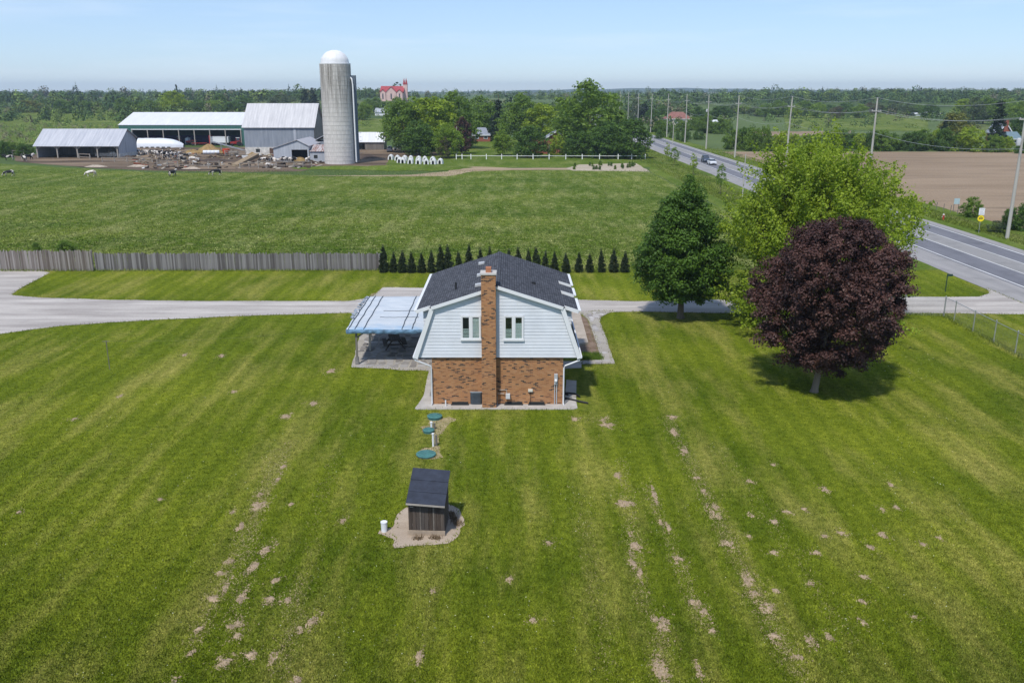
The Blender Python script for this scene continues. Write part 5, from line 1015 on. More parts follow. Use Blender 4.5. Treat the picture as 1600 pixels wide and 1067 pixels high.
for grp, lst in (('back', ((620, 251.2), (631, 251.6), (642, 252), (653, 252.6), (664, 253), (675, 253.6))), ('front', ((623.5, 254.8), (629, 255.6), (640.5, 256.2), (653, 256.8), (666, 257.2), (676.5, 257.2)))):
    for i, (px, py) in enumerate(lst):
        t = thing('calf_hutch', 'white domed calf hutch, %s from the left in the %s row' % (ordn(i), grp), 'calf hutch', G(px, py), R(random.uniform(-14, 10)), 'calf hutches'); link('shell', HM, None, t); link('dark_inside', HI, None, t); link('roof_vent', HV, None, t)
for px, py, lab in ((609.5, 250, 'white calf hutch standing apart at the left end of the rows'), (687, 256.6, 'white calf hutch standing apart at the right end by the brush')):
    t = thing('calf_hutch', lab, 'calf hutch', G(px, py), R(-8), 'calf hutches'); link('shell', HM, None, t); link('dark_inside', HI, None, t); link('roof_vent', HV, None, t)
# grassy banks in front of the silo
def mound(name, px, py, w, d, h, label):
    mb = MB(); N = 30; K = 7; c = G(px, py)
    for j in range(K + 1):
        r = 1 - j / K
        for i in range(N): a = 2 * math.pi * i / N; k = 1 + .12 * math.sin(3 * a + px) + .05 * math.sin(7 * a); mb.v.append((r * w * k * math.cos(a), r * d * k * math.sin(a), h * (1 - r * r) ** 1.2 + .012 + random.uniform(0, .05)))
    mb.f = [(j * N + i, j * N + (i + 1) % N, (j + 1) * N + (i + 1) % N, (j + 1) * N + i) for j in range(K) for i in range(N)]
    tag(mb.build(name, M_verge, None, True, c), label, kind='structure')
mound('grass_bank', 532, 263, 11, 5, .5, 'weedy bank at the foot of the silo'); mound('grass_bank', 608, 264, 9, 6, .8, 'green hummock below the calf hutches'); mound('grass_bank', 672, 263, 10, 7, .35, 'green strip in front of the calf hutches')
# ================================================================== ROADSIDE, HOUSES, VEHICLES
M_pole = mat('pole_timber', (.40, .385, .34), .9, .15, 1.2, .3, 10, stretch=(1, 1, .1)); M_ins = mat('insulator', (.55, .56, .58), .4, .1, 3); M_wire = mat('wire_aluminium', (.40, .41, .42), .5, .1, 1)
PX = 64.2; PYS = [71.0, 113.2, 160, 209, 258, 297, 334, 374, 418, 462, 502, 540]
WZ = [(-.0, 17.3), (-.75, 15.2), (.75, 15.2), (-.25, 11.4)]
for i, y in enumerate(PYS):
    if i == 0: continue
    z0 = HG(PX, y); t = thing('utility_pole', 'tall pale timber utility pole along the road, %s counting from the camera' % ordn(i - 1), 'utility pole', (PX, y, z0), 0, 'utility poles along the road')
    hh = 17.2; MB().tube([(0, 0, 0), (random.uniform(-.1, .1), 0, hh * .5), (random.uniform(-.15, .15), 0, hh)], [.24, .19, .13], 10).build('shaft', M_pole, t, True)
    MB().beam((-.85, -.16, 15.0), (.85, -.16, 15.0), .1, .13).build('crossarm', M_pole, t)
    for x, z in ((-.75, 15.06), (.75, 15.06), (0, 17.15)): MB().lathe([(.05, 0), (.07, .06), (.04, .1), (.07, .16), (.0, .2)], 8, (x, -.16 if x else 0, z)).build('insulator', M_ins, t, True)
    if i in (1, 5): MB().lathe([(.0, 0), (.26, 0), (.28, .1), (.28, .8), (.2, .92), (0, .95)], 12, (-.45, -.1, 11.8)).build('transformer', M_greymetal, t, True)
for k, (dx, z) in enumerate(WZ):
    pts = []
    for i in range(len(PYS) - 1):
        for j in range(10):
            u = j / 10; y = PYS[i] + (PYS[i + 1] - PYS[i]) * u; pts.append((PX + dx, y, HG(PX, y) + z - 1.0 * 4 * u * (1 - u)))
    pts.append((PX + dx, PYS[-1], HG(PX, PYS[-1]) + z))
    tag(MB().tube(pts, .019, 4).build('overhead_wire', M_wire), ('topmost wire strung along the roadside poles', 'wire on the road side of the pole crossarms', 'wire on the field side of the pole crossarms', 'lowest thick wire along the roadside poles')[k], 'wire')
# lone poles on the near verge and in the farm
def pole(px, py, top, r, label, extra=0):
    p = GT(px, py); h = ZA(top, p.y) - p.z; t = thing('thin_pole', label, 'pole', p); MB().tube([(0, 0, 0), (.05, 0, h)], [r, r * .7], 8).build('shaft', M_pole if r > .1 else M_galv, t, True)
    if extra: MB().beam((-extra, 0, h * .62), (extra, 0, h * .66), .06, .08).build('bracket', M_galv, t); MB().lathe([(.1, 0), (.12, .2), (0, .25)], 8, (extra, 0, h * .66)).build('lamp', M_ins, t, True)
pole(1160, 308, 241, .11, 'thin grey pole with a bracket on the near verge', .8); pole(1051, 225, 195, .16, 'short timber pole across the road among the tall ones'); pole(714, 245, 198, .13, 'thin grey pole at the purple tree beside the bungalow')
# white fence in front of the grove
wf = thing('paddock_fence', 'long white post-and-rail fence in front of the grove', 'fence', G(713, 249)); o = wf.location.copy(); xs_ = [713, 722, 735.8, 760, 783.8, 808, 832.8, 857.9, 884, 909.6, 936.6, 965.7, 986.9, 1008]; M_wf = mat('white_fence_paint', (.72, .72, .70), .7, .12, 2)
for px in xs_: p = G(px, 249.2) - o; MB().beam((p.x, p.y, 0), (p.x, p.y, 1.45), .22, .22).build('post', M_wf, wf)
for a, b in zip(xs_[:-1], xs_[1:]):
    for z in (.95,): p, q = G(a, 249.2) - o, G(b, 249.2) - o; MB().beam((p.x, p.y - .05, z), (q.x, q.y - .05, z + random.uniform(-.05, .05)), .06, .12).build('rail', M_wf, wf)
# planted clumps in the gravel bed
gspots = sorted((random.uniform(897, 1004), random.uniform(257.5, 265.5)) for _ in range(26)); gspots = [q for q in gspots if inside(G(*q)[:2], GB)]
for i, (px, py) in enumerate(gspots):
    p = G(px, py); t = plant('shrubdark' if i % 3 else 'shrub', px, py, py - random.uniform(2.5, 5), random.uniform(3, 5.5), 'small garden plant in the gravel bed by the white fence, %s from the left' % ordn(i), 'small plants in the gravel bed')
# houses
M_redbrick = mat('red_brick_far', (.25, .085, .055), .9, .2, 1.2); M_roofgrey = mat('grey_shingle_far', (.22, .24, .28), .9, .15, 1); M_roofred = mat('red_tile_far', (.22, .10, .08), .85, .2, 1); M_cream = mat('cream_wall_far', (.58, .52, .45), .8, .1, 1); M_winfar = mat('far_window', (.05, .06, .075), .2, .2, 1, spec=.5)
def farhouse(name, label, px0, px1, base, eave, top, wallm, roofm, hip=True, depth=9, wins=2, gable_front=False, cat='house', Y=None):
    a = GT(px0, base); Yy = a.y if Y is None else Y; zg = HG(a.x, Yy); x0, x1 = XA(px0, Yy, zg), XA(px1, Yy, zg); h = ZA(eave, Yy) - zg; zt = ZA(top, Yy + depth / 2) - zg; w = (x1 - x0) / 2
    t = thing(name, label, cat, ((x0 + x1) / 2, Yy, zg)); MB().box(-w, w, 0, depth, 0, h).build('wall', wallm, t); ov = .4
    rb = MB(); ze = h - .05
    if gable_front:
        rb.extr([(-w - ov, 0, ze - .1), (0, 0, zt), (w + ov, 0, ze - .1), (w + ov, 0, ze + .12), (0, 0, zt + .2), (-w - ov, 0, ze + .12)], (0, depth + .8, 0)); MB().extr([(-w, -.002, h), (w, -.002, h), (0, -.002, zt - .05)], (0, .2, 0)).build('gable', wallm, t); r = rb.build('roof', roofm, t, loc=(0, -.4, 0))
        for sg in (-1, 1): MB().beam((sg * (w + ov), -.45, ze), (0, -.45, zt + .1), .08, .28).build('rake_board', M_white, t)
    else:
        k = w * .55 if hip else -ov
        rb.add([(-w - ov, -ov, ze), (w + ov, -ov, ze), (w + ov, depth + ov, ze), (-w - ov, depth + ov, ze), (-w + k, depth / 2, zt), (w - k, depth / 2, zt)], [(3, 2, 1, 0), (0, 1, 5, 4), (1, 2, 5), (2, 3, 4, 5), (3, 0, 4)]); r = rb.build('roof', roofm, t)
        if not hip:
            for sg in (-1, 1): MB().extr([(sg * w, .05, h), (sg * w, depth - .05, h), (sg * w, depth / 2, zt - .1)], (-sg * .2, 0, 0)).build('gable', wallm, t)
    MB().box(-w - ov + .02, w + ov - .02, -ov - .06, -ov - .005, ze - .22, ze + .02).build('eave_board', M_white, t) if not gable_front else None
    for i in range(wins):
        x = -w + (i + .5) * 2 * w / wins; f = MB().box(x - .75, x + .75, -.09, -.004, h * .38, h * .38 + 1.3).build('window', M_white, t); MB().box(x - .62, x + .62, -.11, -.092, h * .38 + .12, h * .38 + 1.18).build('pane', M_winfar, f)
    return t, w, h, zt, r
farhouse('brick_bungalow', 'red brick bungalow with a grey hipped roof between the purple tree and the spruce', 738, 766, 221.5, 211, 199.5, M_redbrick, M_roofgrey, True, 10, 2)
t, w, h, zt, r = farhouse('gabled_house', 'brown brick house with white-edged gable half hidden in the grove', 853, 886, 241, 217, 205, M_redbrick, M_roofgrey, False, 9, 2, True)
MB().box(-w - 4.5, -w, 1, 8, 0, h - .6).build('side_wing', M_redbrick, t)
t, w, h, zt, r = farhouse('ranch_house', 'long house with a red tiled roof across the road', 1041, 1080, 196, 186, 175, M_cream, M_roofred, True, 12, 4)
farhouse('big_house', 'large pale grey house beyond the road poles', 990, 1006, 184, 171, 163, M_tin, M_roofgrey, False, 12, 2)
farhouse('white_garage', 'small white garage among trees across the road', 1109, 1121, 196.5, 191, 187.5, M_white, M_white, False, 6, 1, cat='garage')
t, w, h, zt, r = farhouse('brick_farmhouse', 'tall red brick farmhouse with chimney at the far right', 1557, 1578, 226, 209, 193, M_redbrick, M_roofgrey, False, 8, 1, True); MB().box(-.7, .6, -.5, .4, 0, zt + 1.2).build('chimney', M_redbrick, t)
farhouse('grey_annex', 'low grey-roofed annex right of the brick farmhouse', 1578, 1594, 228, 217, 206, M_redbrick, mat('slate_blue_far', (.13, .19, .22), .8, .1, 1), False, 8, 1)
farhouse('long_shed', 'long white low shed at the foot of the right wood, left one', 1431, 1443, 182, 178.6, 176.5, M_white, M_white, False, 10, 0, cat='shed'); farhouse('long_shed', 'long white low shed at the foot of the right wood, right one', 1447, 1470, 181, 177.5, 175, M_white, M_white, False, 10, 0, cat='shed')
farhouse('white_shed', 'small white shed behind the green barn, left', 288, 307, 169, 165.5, 163.2, M_white, M_roofwhite, False, 8, 0, cat='shed'); farhouse('poultry_house', 'long pale low building behind the green barn, right', 348, 384, 166, 162, 159.5, M_cream, M_roofpale, False, 10, 3, cat='building')
farhouse('grey_shed', 'grey-roofed shed between silo and grove', 586, 614, 181, 175.5, 169, M_white, M_tin, False, 14, 0, cat='shed'); farhouse('far_block', 'grey-blue block of flats on the right horizon', 1534, 1545, 158, 147, 146, mat('far_block_wall', (.24, .29, .36), .8, .1, 1), M_roofgrey, True, 20, 2, cat='building', Y=1500)
# church
YC = 880; zg = HG(-120, YC); xc = XA(612, YC, zg); sc = YC / FPX
cu = thing('church', 'pink-walled church with red roofs and a tower with twin spires', 'church', (xc, YC, zg)); M_pink = mat('church_wall', (.60, .42, .38), .85, .12, .3); M_cr = mat('church_roof', (.33, .05, .055), .7, .15, .3)
MB().box(-10, 11, 0, 18, 0, 9).build('nave', M_pink, cu); MB().extr([(-11, -1, 8.8), (-11, 9, 14.0), (-11, 19, 8.8)], (23, 0, 0)).build('nave_roof', M_cr, cu)
for x, hw, hh in ((-8, 2.6, 10.5), (0, 4.8, 13.0), (8, 2.8, 10.5)):
    MB().extr([(x - hw, -2.2, 0), (x + hw, -2.2, 0), (x + hw, -2.2, hh - hw * .95), (x, -2.2, hh - .3), (x - hw, -2.2, hh - hw * .95)], (0, 8, 0)).build('front_gable', M_pink, cu); MB().extr([(x - hw - .5, -2.6, hh - hw * 1.05), (x, -2.6, hh), (x + hw + .5, -2.6, hh - hw * 1.05), (x + hw + .5, -2.6, hh - hw * 1.05 + .5), (x, -2.6, hh + .6), (x - hw - .5, -2.6, hh - hw * 1.05 + .5)], (0, 10, 0)).build('gable_roof', M_cr, cu)
    MB().box(x - .6, x + .6, -2.28, -2.205, 2, 7).build('tall_window', M_winfar, cu)
tx = XA(634, YC + 8, zg) - xc; tw = MB().box(tx - 2.1, tx + 2.1, 6, 10.2, 0, 15.5).build('tower', M_pink, cu)
for s in (-1, 1): MB().lathe([(1.2, 15.5), (1.15, 16.6), (0, 21.8)], 8, (tx + s * 1.05, 8, 0)).build('spire', M_cr, tw)
MB().box(tx - 2.3, tx + 2.3, 5.8, 10.4, 15.5, 16.0).build('cornice', M_cr, tw)
# cars
def car(name, label, loc, rz, paint, suv=False, group=None, cat='car'):
    t = thing(name, label, cat, loc, rz, group); h = 1.0 if not suv else 1.12; w = .88; m = mat(name + '_paint', paint, .3, .05, 2, spec=.6); r = .34
    def loft(secs): 
        mb = MB(); n = len(secs[0][1])
        for y, s in secs: mb.v += [(y, a, b) for a, b in s]
        mb.f = [(j * n + i, j * n + (i + 1) % n, (j + 1) * n + (i + 1) % n, (j + 1) * n + i) for j in range(len(secs) - 1) for i in range(n)] + [tuple(range(n)), tuple((len(secs) - 1) * n + i for i in range(n))]; return mb
    def sec(k, z0, z1): return [(-w * k, z0), (w * k, z0), (w * k * 1.02, (z0 + z1) / 2), (w * k * .95, z1 - .06), (w * k * .8, z1), (-w * k * .8, z1), (-w * k * .95, z1 - .06), (-w * k * 1.02, (z0 + z1) / 2)]
    loft([(-2.2, sec(.86, .42, .82 * h)), (-2.0, sec(.97, .25, .95 * h)), (-.9, sec(1, .22, .98 * h)), (.9, sec(1, .22, .98 * h)), (1.75, sec(.97, .24, .86 * h)), (2.2, sec(.85, .38, .68 * h))]).build('body', m, t, True)
    zt = 1.45 if not suv else 1.78
    loft([(-1.95 if suv else -1.6, sec(.90, .93 * h, .99 * h)), (-1.6 if suv else -.95, sec(.80, .93 * h, zt - .04)), (.1, sec(.80, .93 * h, zt)), (1.05, sec(.88, .93 * h, .98 * h))]).build('glasshouse', M_winfar, t, True)
    MB().box(-1.5 if suv else -.9, .15, -.60, .60, zt - .015, zt + .03).build('roof', m, t)
    for x in (-1.35, 1.35):
        for s in (-1, 1): wheel(t, x, s * .8, r, .2, (.45, .45, .46))
    for s in (-1, 1): MB().box(2.10, 2.19, s * .62 - .17, s * .62 + .17, .58 * h, .74 * h).build('headlight', M_ins, t); MB().box(-2.16, -2.1, s * .66 - .12, s * .66 + .12, .66 * h, .86 * h).build('tail_light', mat('tail_red', (.4, .02, .02), .4, .1, 2) if 'tail_red' not in bpy.data.materials else bpy.data.materials['tail_red'], t)
    MB().box(2.13, 2.2, -.4, .4, .42, .56).build('grille', M_black, t)
car('white_car', 'white car driving towards the camera on the country road', Vector((52.0, G(1094, 257.5).y, .02)), R(-90), (.62, .64, .66), False, None)
car('dark_car', 'dark car following right behind the white car on the road', Vector((52.1, G(1094, 257.5).y + 8, .02)), R(-90), (.05, .065, .10), True, None)
car('grey_car', 'dark grey van-like car parked by the low shed and the grove', G(609, 237.5), R(100), (.09, .10, .13), True); car('pale_car', 'pale car parked in the shade left of the calf hutches row', G(624, 235), R(10), (.42, .41, .40), False)
# roadside signs
ys_ = thing('caution_sign', 'round yellow sign under a white plate on a post across the road', 'sign', G(1529, 364), R(-8))
MB().tube([(0, 0, 0), (0, 0, 3.4)], .035, 6).build('post', M_galv, ys_); MB().lathe([(0, 0), (.42, 0), (.42, .03), (0, .03)], 24).build('yellow_disc', mat('sign_yellow', (.78, .60, .02), .5, .06, 3), ys_, False, (0, -.04, 1.95), (R(90), 0, 0)); MB().box(-.36, .36, -.09, -.06, 2.42, 3.35).build('white_plate', M_white, ys_)
ar = MB(); ar.lathe([(.16, 0), (.24, 0), (.24, .01), (.16, .01)], 14, (0, 0, 0), R(15), R(165)); ar.box(-.24, .24, -.05, .02, 0, .01); ar.build('black_symbol', M_black, ys_, False, (0, -.075, 1.92), (R(90), 0, 0))
for i in range(3): MB().box(-.24, .24 - .1 * (i % 2), -.097, -.0915, 3.12 - i * .26, 3.2 - i * .26).build('print_line', M_greymetal, ys_)
bs = thing('notice_board', 'pale blue-grey notice board on two legs at the ploughed field edge', 'sign', G(1493, 331), R(-6)); MB().box(-.42, .42, -.03, .03, 1.2, 2.1).build('panel', mat('pale_teal', (.34, .45, .47), .6, .1, 3), bs)
for x in (-.36, .36): MB().beam((x, .05, 0), (x, .05, 2.0), .07, .07).build('leg', M_frame, bs)
hy = thing('fire_hydrant', 'small red hydrant with pale cap in the grass across the road', 'hydrant', G(1473.5, 344)); MB().lathe([(.2, 0), (.2, .08), (.14, .1), (.14, .62), (.19, .64), (.19, .7), (.13, .72)], 14).build('barrel', mat('hydrant_red', (.42, .06, .03), .5, .15, 3), hy, True); MB().lathe([(.15, .72), (.13, .85), (.05, .93), (.05, 1.0), (0, 1.0)], 12).build('cap', M_cap, hy, True); MB().tube([(-.25, 0, .5), (.25, 0, .5)], .07, 8).build('outlets', M_cap, hy, True)
for i in range(7):
    p = G(1452 + i * 11, 325 + i * 2.4); tag(MB().tube([(0, 0, 0), (.03, 0, 1.15)], .05, 5).build('fence_stake', M_frame, None, False, p), 'thin dark stake at the ploughed field edge, %s from the left' % ordn(i), 'stake', 'stakes along the ploughed field')
ms = thing('address_post', 'dark green post with a small side arm beside the drive mouth', 'sign post', G(1477, 456)); MB().tube([(0, 0, 0), (0, 0, 1.75)], .05, 8).build('post', mat('dark_green_paint', (.02, .05, .035), .6, .2, 3), ms); MB().box(.05, .5, -.02, .02, 1.5, 1.72).build('plate', bpy.data.materials['dark_green_paint'], ms)
# chain-link fence
cf = thing('chain_link_fence', 'galvanised chain-link fence turning the corner of the right-hand lawn', 'fence', (36.7, 72.4, 0)); FH = 1.62
path = [(-6.5, .9), (-3.2, .45), (0, 0), (.1, -1.6), (0, -4.9), (-.03, -8.1), (-.05, -11.1), (-.1, -14.1), (-.15, -17.1), (-.2, -20.1)]
for i, (x, y) in enumerate(path):
    MB().tube([(x, y, 0), (x, y, FH + .08)], .045 if i != 2 else .06, 8).build('post', M_galv, cf, True); MB().lathe([(.055, 0), (.055, .04), (.0, .09)], 8, (x, y, FH + .08)).build('post_cap', M_galv, cf, True)
for (a, b) in zip(path[:-1], path[1:]):
    A, B = Vector((*a, 0)), Vector((*b, 0)); Ln = (B - A).length; d = (B - A) / Ln; MB().tube([A + Vector((0, 0, FH)), B + Vector((0, 0, FH))], .024, 6).build('top_rail', M_galv, cf, True)
    mb = MB(); st = .09; n = int(Ln / st); nrm = Vector((-d.y, d.x, 0)) * .003
    for sg in (-1, 1):
        for k in range(-int(FH / st), n + 1):
            s0, s1 = k * st, k * st + FH; z0, z1 = .03, FH
            if s0 < 0: z0 += -s0; s0 = 0
            if s1 > Ln: z1 -= s1 - Ln; s1 = Ln
            if z1 - z0 < .05: continue
            if sg < 0: s0, s1 = Ln - s0, Ln - s1
            p, q = A + d * s0 + Vector((0, 0, z0)), A + d * s1 + Vector((0, 0, z1)); wv = Vector((0, 0, .0045)); b0 = len(mb.v)
            mb.v += [tuple(p - wv), tuple(p + wv), tuple(q + wv), tuple(q - wv)]; mb.f.append((b0, b0 + 1, b0 + 2, b0 + 3))
    me = npmesh('wire_mesh', mb.v, quads=mb.f); o = link('wire_mesh', me, M_galv, cf); o['kind'] = 'stuff'
# board fence
M_board = mat('grey_fence_board', (.125, .113, .108), .95, .35, 3, .4, 20, rnd=.22, stretch=(1, 1, .15)); M_board2 = mat('brown_fence_board', (.16, .13, .108), .95, .3, 3, .4, 20, rnd=.25, stretch=(1, 1, .15))
BM = []
for i in range(4): e = .03 * i; BM.append(MB().extr([(-.075, 0, 0), (.072, 0, 0), (.072, 0, 1.95 + e), (.03, 0, 2.02 + e), (-.03, 0, 2.0 + e), (-.075, 0, 1.92 + e)], (0, .025, 0)).mesh('board'))
def bfence(x0, x1, y, name_label, m, s, hgt):
    t = thing('board_fence', name_label, 'fence', (x0, y, 0)); n = int((x1 - x0) / s)
    ms = []
    for b in BM: c = b.copy(); c.materials.append(m); ms.append(c)
    for i in range(n): o = link('board', random.choice(ms), None, t, (i * s + .08, random.uniform(-.02, .02), random.uniform(-.03, .0)), (random.uniform(-.02, .02), random.uniform(-.018, .018), 0)); o.scale = (1.04, 1, hgt * random.uniform(.96, 1.05))
    for z in (.4, 1.6): MB().beam((0, .07, z * hgt), (x1 - x0, .07, z * hgt), .05, .1).build('rail', m, t)
    for i in range(int((x1 - x0) / 2.5) + 1): MB().beam((min(x1 - x0 - .1, i * 2.5 + .1), .13, 0), (min(x1 - x0 - .1, i * 2.5 + .1), .13, 2.12 * hgt), .1, .1).build('post', m, t)
bfence(-54.5, -44.5, 92.0, 'brown board fence, taller section at the left edge', M_board2, .15, 1.06); bfence(-44.45, -13.7, 92.3, 'long weathered grey board fence running to the cedar row', M_board, .152, .90)
# ================================================================== THINGS ON THE LAWN
# pump shed
sd = thing('pump_shed', 'small weathered dark board shed with a black slanting roof on the lawn', 'shed', G(667, 836), R(-3)); w = .78; dp = 1.45; M_sb = mat('dark_board', (.058, .042, .031), .95, .55, 5, .4, 18, rnd=.06, stretch=(1, 1, .15)); M_sbp = mat('plank_pale', (.34, .27, .20), .95, .2, 3, .3, 14); M_felt = mat('roofing_felt', (.032, .038, .055), .9, .25, 3, .3, 30)
n = 9
for i in range(n):
    x0 = -w + i * 2 * w / n; z1 = 1.58 - .09 * i / n; MB().box(x0 + .006, x0 + 2 * w / n - .006, random.uniform(-.012, 0), .03, .24, z1).build('front_board', M_sbp if i in () else M_sb, sd)  # shadowed open front built as closed boards in a dark colour
for x, ww in ((-.28, .05), (.28, .07)): MB().box(x, x + ww, -.035, -.014, .26, 1.5).build('batten', mat('batten_grey', (.15, .13, .11), .9, .3, 4) if 'batten_grey' not in bpy.data.materials else bpy.data.materials['batten_grey'], sd)
for sx in (-1, 1):
    for i in range(8): y0 = .04 + i * (dp - .04) / 8; MB().box(sx * w - (.03 if sx > 0 else 0), sx * w + (.03 if sx < 0 else 0), y0 + .006, y0 + (dp - .04) / 8 - .006, .12, 1.52 + .60 * (i + .5) / 8 - (.08 if sx > 0 else 0)).build('side_board', M_sb, sd)
MB().box(-w + .04, w - .04, dp - .04, dp - .005, .1, 2.1).build('back_wall', M_sb, sd); MB().box(-w - .05, w + .02, -.06, -.02, 0, .24).build('base_plank', M_sbp, sd)
for (x0, x1, z0, z1) in ((-.72, -.52, 1.44, 1.48), (-.7, -.55, 1.33, 1.37), (-.1, .12, 1.40, 1.46)): MB().box(x0, x1, -.045, -.02, z0, z1).build('slot_vent', M_post, sd)
for i in range(3):
    a, b = i / 3, (i + 1) / 3; y0, y1 = -.25 + a * 2.0, -.25 + b * 2.0 + .05; zf = lambda y, x: 1.56 + .40 * (y + .25) / 1.0 * .78 - .10 * (x + w) / (2 * w)
    X0, X1 = -w - .04, w + .06; mb = MB(); zo = .05 + (2 - i) * .0 + i * .028
    mb.add([(X0, y0, zf(y0, X0) + zo), (X1, y0, zf(y0, X1) + zo), (X1, y1, zf(y1, X1) + zo), (X0, y1, zf(y1, X0) + zo), (X0, y0, zf(y0, X0) + zo + .035), (X1, y0, zf(y0, X1) + zo + .035), (X1, y1, zf(y1, X1) + zo + .035), (X0, y1, zf(y1, X0) + zo + .035)], [(3, 2, 1, 0), (4, 5, 6, 7), (0, 1, 5, 4), (1, 2, 6, 5), (2, 3, 7, 6), (3, 0, 4, 7)]); mb.build('roof_panel', M_felt, sd)
MB().beam((-w - .04, -.265, 1.585), (w + .06, -.265, 1.485), .03, .07).build('roof_edge', M_post, sd)
M_gr = gravelmat('shed_gravel', (.31, .245, .185), (.42, .345, .27), 1.6)
def crop3(a, b): return tuple(G(560 + a / 4.445, 630 + b / 4.445)[:2])
GP = [crop3(*p) for p in ((135, 905), (150, 880), (240, 860), (262, 790), (300, 745), (345, 715), (500, 690), (640, 705), (700, 735), (735, 800), (740, 845), (705, 870), (695, 920), (620, 975), (520, 985), (400, 990), (250, 1005), (240, 940))]
sheet('gravel_patch', GP, .012, M_gr, .25, .07)['label'] = 'pale gravel patch round the pump shed'
bk = thing('plastic_bucket', 'white upturned pipe stub on the gravel left of the pump shed', 'bucket', G(600.5, 830)); MB().lathe([(.13, 0), (.14, .42), (.15, .42), (.15, .47), (.12, .47), (.0, .45)], 16).build('drum', M_white, bk, True)
# septic covers
M_lid = mat('green_lid', (.055, .16, .15), .55, .25, 4, spec=.35); M_riser = mat('riser', (.33, .30, .26), .9, .2, 4)
sheet('bare_earth', [crop3(*p) for p in ((470, 110), (500, 150), (430, 165), (445, 200), (510, 220), (520, 300), (440, 315), (395, 360), (420, 385), (520, 390), (590, 375), (560, 320), (560, 240), (610, 170), (680, 110), (620, 90), (560, 120))], .006, mat('bare_straw_earth', (.29, .235, .13), .95, .35, 1.5, .5, 8, coord='World', dirt=(.10, .12, .03)), .2, .12)
for (a, b, r, hgt, lab) in ((530, 105, .44, .13, 'green round septic lid on a riser nearest the house'), (488, 200, .33, .11, 'small green septic lid, middle one of three'), (470, 362, .52, .06, 'largest green septic lid, lowest of the three nearest the shed')):
    p = Vector((*crop3(a, b), 0)); t = thing('septic_lid', lab, 'lid', p); MB().lathe([(r * .92, 0), (r * .92, hgt), (0, hgt)], 28).build('riser', M_riser if hgt < .1 else M_lid, t, True); MB().lathe([(r, hgt), (r, hgt + .05), (r * .9, hgt + .07), (r * .3, hgt + .10), (0, hgt + .10)], 28).build('cover', M_lid, t, True)
    for i in range(8): q = 2 * math.pi * i / 8; MB().beam((r * .3 * math.cos(q), r * .3 * math.sin(q), hgt + .10), (r * .85 * math.cos(q), r * .85 * math.sin(q), hgt + .08), .03, .02).build('rib', M_lid, t)
for (a, b, top, lab, m) in ((508, 185, 138, 'white vent pipe between the two upper septic lids', M_white), (520, 300, 218, 'white vent pipe between the two lower septic lids', M_white)):
    p = Vector((*crop3(a, b), 0)); hh = ZA(630 + top / 4.445, p.y); t = thing('vent_stand', lab, 'pipe', p); MB().tube([(0, 0, 0), (0, 0, hh)], .055, 10).build('pipe', m, t, True); MB().lathe([(.07, 0), (.075, .08), (0, .1)], 10, (0, 0, hh)).build('cap', M_white, t, True); MB().beam((.16, .12, 0), (.16, .12, hh * .9), .1, .1).build('stake', M_frame, t)
# clothes line
cl = thing('clothes_pole', 'thin grey clothes-line pole on the left lawn', 'pole', G(171.5, 577)); MB().tube([(0, 0, 0), (0, 0, 2.05)], .028, 8).build('pole', M_frame, cl, True); MB().tube([(-.25, 0, 2.0), (.25, 0, 2.0)], .02, 6).build('arm', M_frame, cl, True)
a, b = G(171.5, 577) + Vector((.2, 0, 2.02)), Vector((-11.1, 60.2, 2.45)); tag(MB().tube([a.lerp(b, i / 16) - Vector((0, 0, .35 * 4 * (i / 16) * (1 - i / 16))) for i in range(17)], .003, 4).build('clothes_line', M_frame), 'thin line strung from the clothes pole to the canopy', 'line')
# bare soil: mole hills and scuffed rows, crumbs of earth
Lp = [(815, 245, 20, 10), (810, 278, 45, 25), (752, 345, 25, 20), (835, 415, 40, 25), (795, 470, 40, 25), (715, 455, 30, 12), (860, 515, 30, 18), (755, 570, 28, 40), (845, 570, 35, 18), (895, 575, 30, 14), (665, 572, 45, 16), (975, 640, 42, 28), (740, 655, 55, 30), (742, 685, 30, 14), (705, 765, 65, 32), (785, 748, 50, 26), (855, 750, 22, 40), (925, 825, 42, 22), (700, 540, 22, 30), (690, 490, 25, 14), (625, 665, 22, 20), (600, 740, 22, 16), (1310, 750, 22, 40), (1352, 547, 14, 8), (1590, 510, 20, 12), (890, 3, 15, 6), (885, 158, 15, 12), (870, 195, 8, 16), (545, 825, 30, 16), (725, 300, 12, 6), (940, 665, 16, 18), (1070, 328, 12, 10), (910, 275, 16, 5)]
